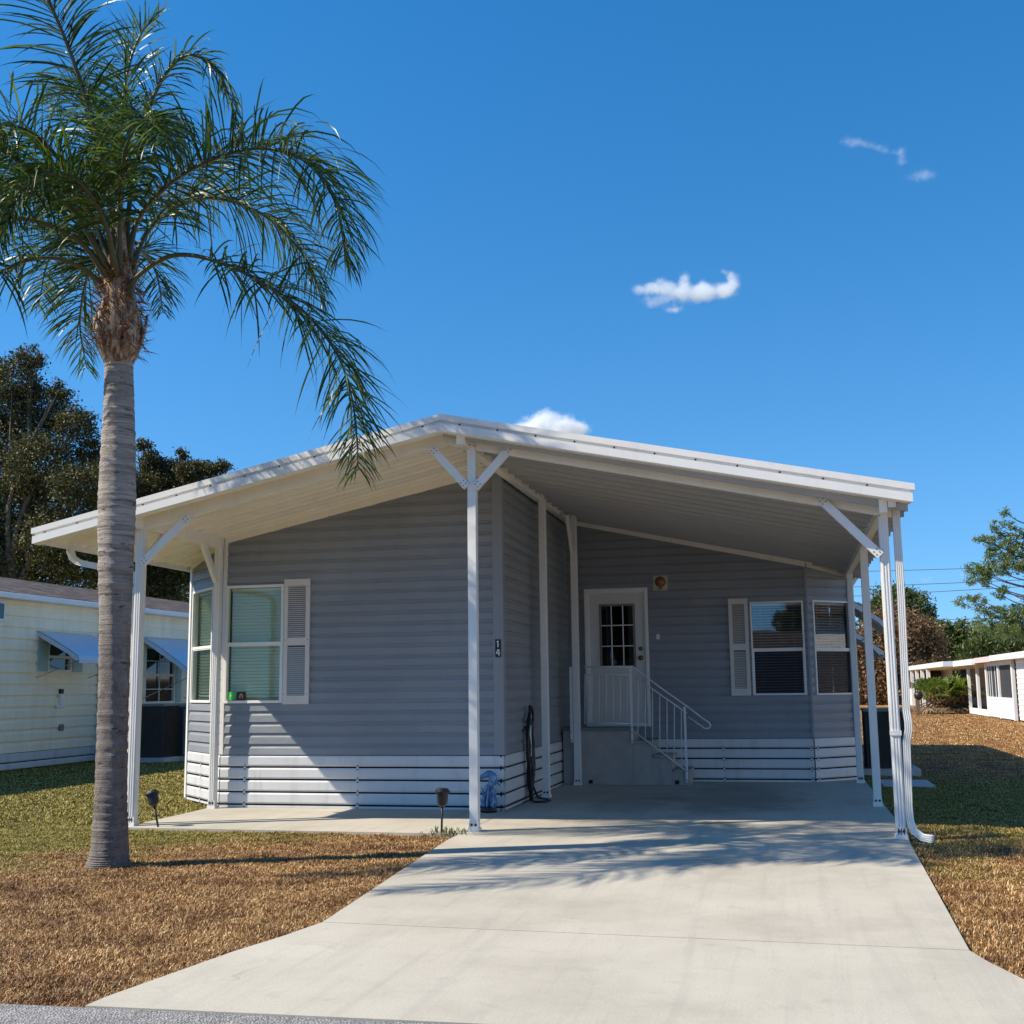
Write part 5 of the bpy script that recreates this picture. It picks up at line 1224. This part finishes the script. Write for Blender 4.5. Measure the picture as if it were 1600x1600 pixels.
# ------------------------------------------------------------------ clouds
def cloud(name, cx_, cy_, blobs, Y0, lab, dens=.06, nscale=.05, thr=.42, soft=1.0):
    c0 = PY(cx_, cy_, Y0); k = Y0/F/math.cos(YAW)*.97
    xs_ = [bx+br*1.6 for bx,by,br,_ in blobs]+[bx-br*1.6 for bx,by,br,_ in blobs]; ys2 = [by+br*1.6 for bx,by,br,_ in blobs]+[by-br*1.6 for bx,by,br,_ in blobs]
    x0, x1 = min(xs_)-cx_, max(xs_)-cx_; z0, z1 = cy_-max(ys2), cy_-min(ys2); dp = max(bl[2] for bl in blobs)*1.3
    b = MB(); b.box((x0*k,-dp*k,z0*k),(x1*k,dp*k,z1*k)); me_o = b.build(name, [], None)
    a = N(name+'_volume'); t = a.t; t.nodes.remove(a.b)
    tc = a.n('TexCoord').outputs['Object']
    nv = a.n('TexNoise'); nv.inputs['Scale'].default_value = nscale*1.6; nv.inputs['Detail'].default_value = 6; a.l(tc, nv.inputs['Vector'])
    off = a.n('VectorMath', operation='MULTIPLY_ADD'); a.l(nv.outputs['Color'], off.inputs[0]); off.inputs[1].default_value = (16*k,16*k,16*k); off.inputs[2].default_value = (-8*k,)*3
    pv = a.n('VectorMath', operation='ADD'); a.l(tc, pv.inputs[0]); a.l(off.outputs[0], pv.inputs[1]); pv = pv.outputs[0]
    tot = None
    for bx, by, br, st_ in blobs:
        sub = a.n('VectorMath', operation='SUBTRACT'); a.l(pv, sub.inputs[0]); sub.inputs[1].default_value = ((bx-cx_)*k, 0, (cy_-by)*k)
        mul = a.scaled(sub.outputs[0], 1/(br*k*st_), 1/(br*k), 1/(br*k)); ln_ = a.n('VectorMath', operation='LENGTH'); a.l(mul, ln_.inputs[0])
        f = a.math('SUBTRACT', 1, ln_.outputs['Value'], clamp=True); tot = f if tot is None else a.math('ADD', tot, f)
    nz = a.noise(nscale*5, tc, 10, .68, .6); f = a.math('SUBTRACT', a.math('ADD', a.math('MULTIPLY', tot, 1.35), a.math('MULTIPLY', nz, 1.9)), .78+thr)
    f = a.math('MULTIPLY', f, 1.0, clamp=True); f = a.math('MULTIPLY', a.math('MULTIPLY', f, f), dens*4)
    vs = a.n('VolumePrincipled'); vs.inputs['Color'].default_value = (.99,.99,1,1); vs.inputs['Anisotropy'].default_value = .15; a.l(f, vs.inputs['Density'])
    out = [n_ for n_ in t.nodes if n_.type == 'OUTPUT_MATERIAL'][0]; a.l(vs.outputs[0], out.inputs['Volume'])
    me_o.data.materials.append(a.m); me_o.location = c0; tag(me_o, lab, 'cloud'); return me_o
cloud('cloud', 1072, 455, [(1005,447,17,1.7),(1030,442,17,1.6),(1052,455,21,1.6),(1071,436,18,.85),(1085,460,23,1.7),(1112,460,21,1.8),(1140,458,21,1.1),(1149,444,17,.8),(1144,432,11,1.1),(1133,427,6,1.5),(1052,482,12,2.2),(1020,468,13,2.4),(1098,442,12,1)], 700, 'small white ragged cloud with a hooked right end in the blue sky', dens=.05)
cloud('cloud', 855, 668, [(852,652,22,1.3),(880,662,24,1.4),(825,664,22,1.5),(908,672,18,1.4),(792,672,18,1.8),(855,690,36,2.4)], 800, 'bright white puffy cloud just above the roof peak', dens=.10)
cloud('cloud', 1380, 245, [(1330,212,12,2.0),(1348,217,11,2.0),(1381,234,13,1.6),(1407,240,15,1.2),(1408,256,11,1.4),(1436,282,16,2.4),(1362,226,10,2)], 900, 'thin wispy cloud streak high in the right of the sky', dens=.012)
cloud('cloud', 1470, 905, [(1448,904,6,2.6),(1506,900,9,1.3),(1500,915,5,2.0),(1575,935,10,1.8)], 1200, 'faint pale cloud low behind the pine on the right', dens=.016)
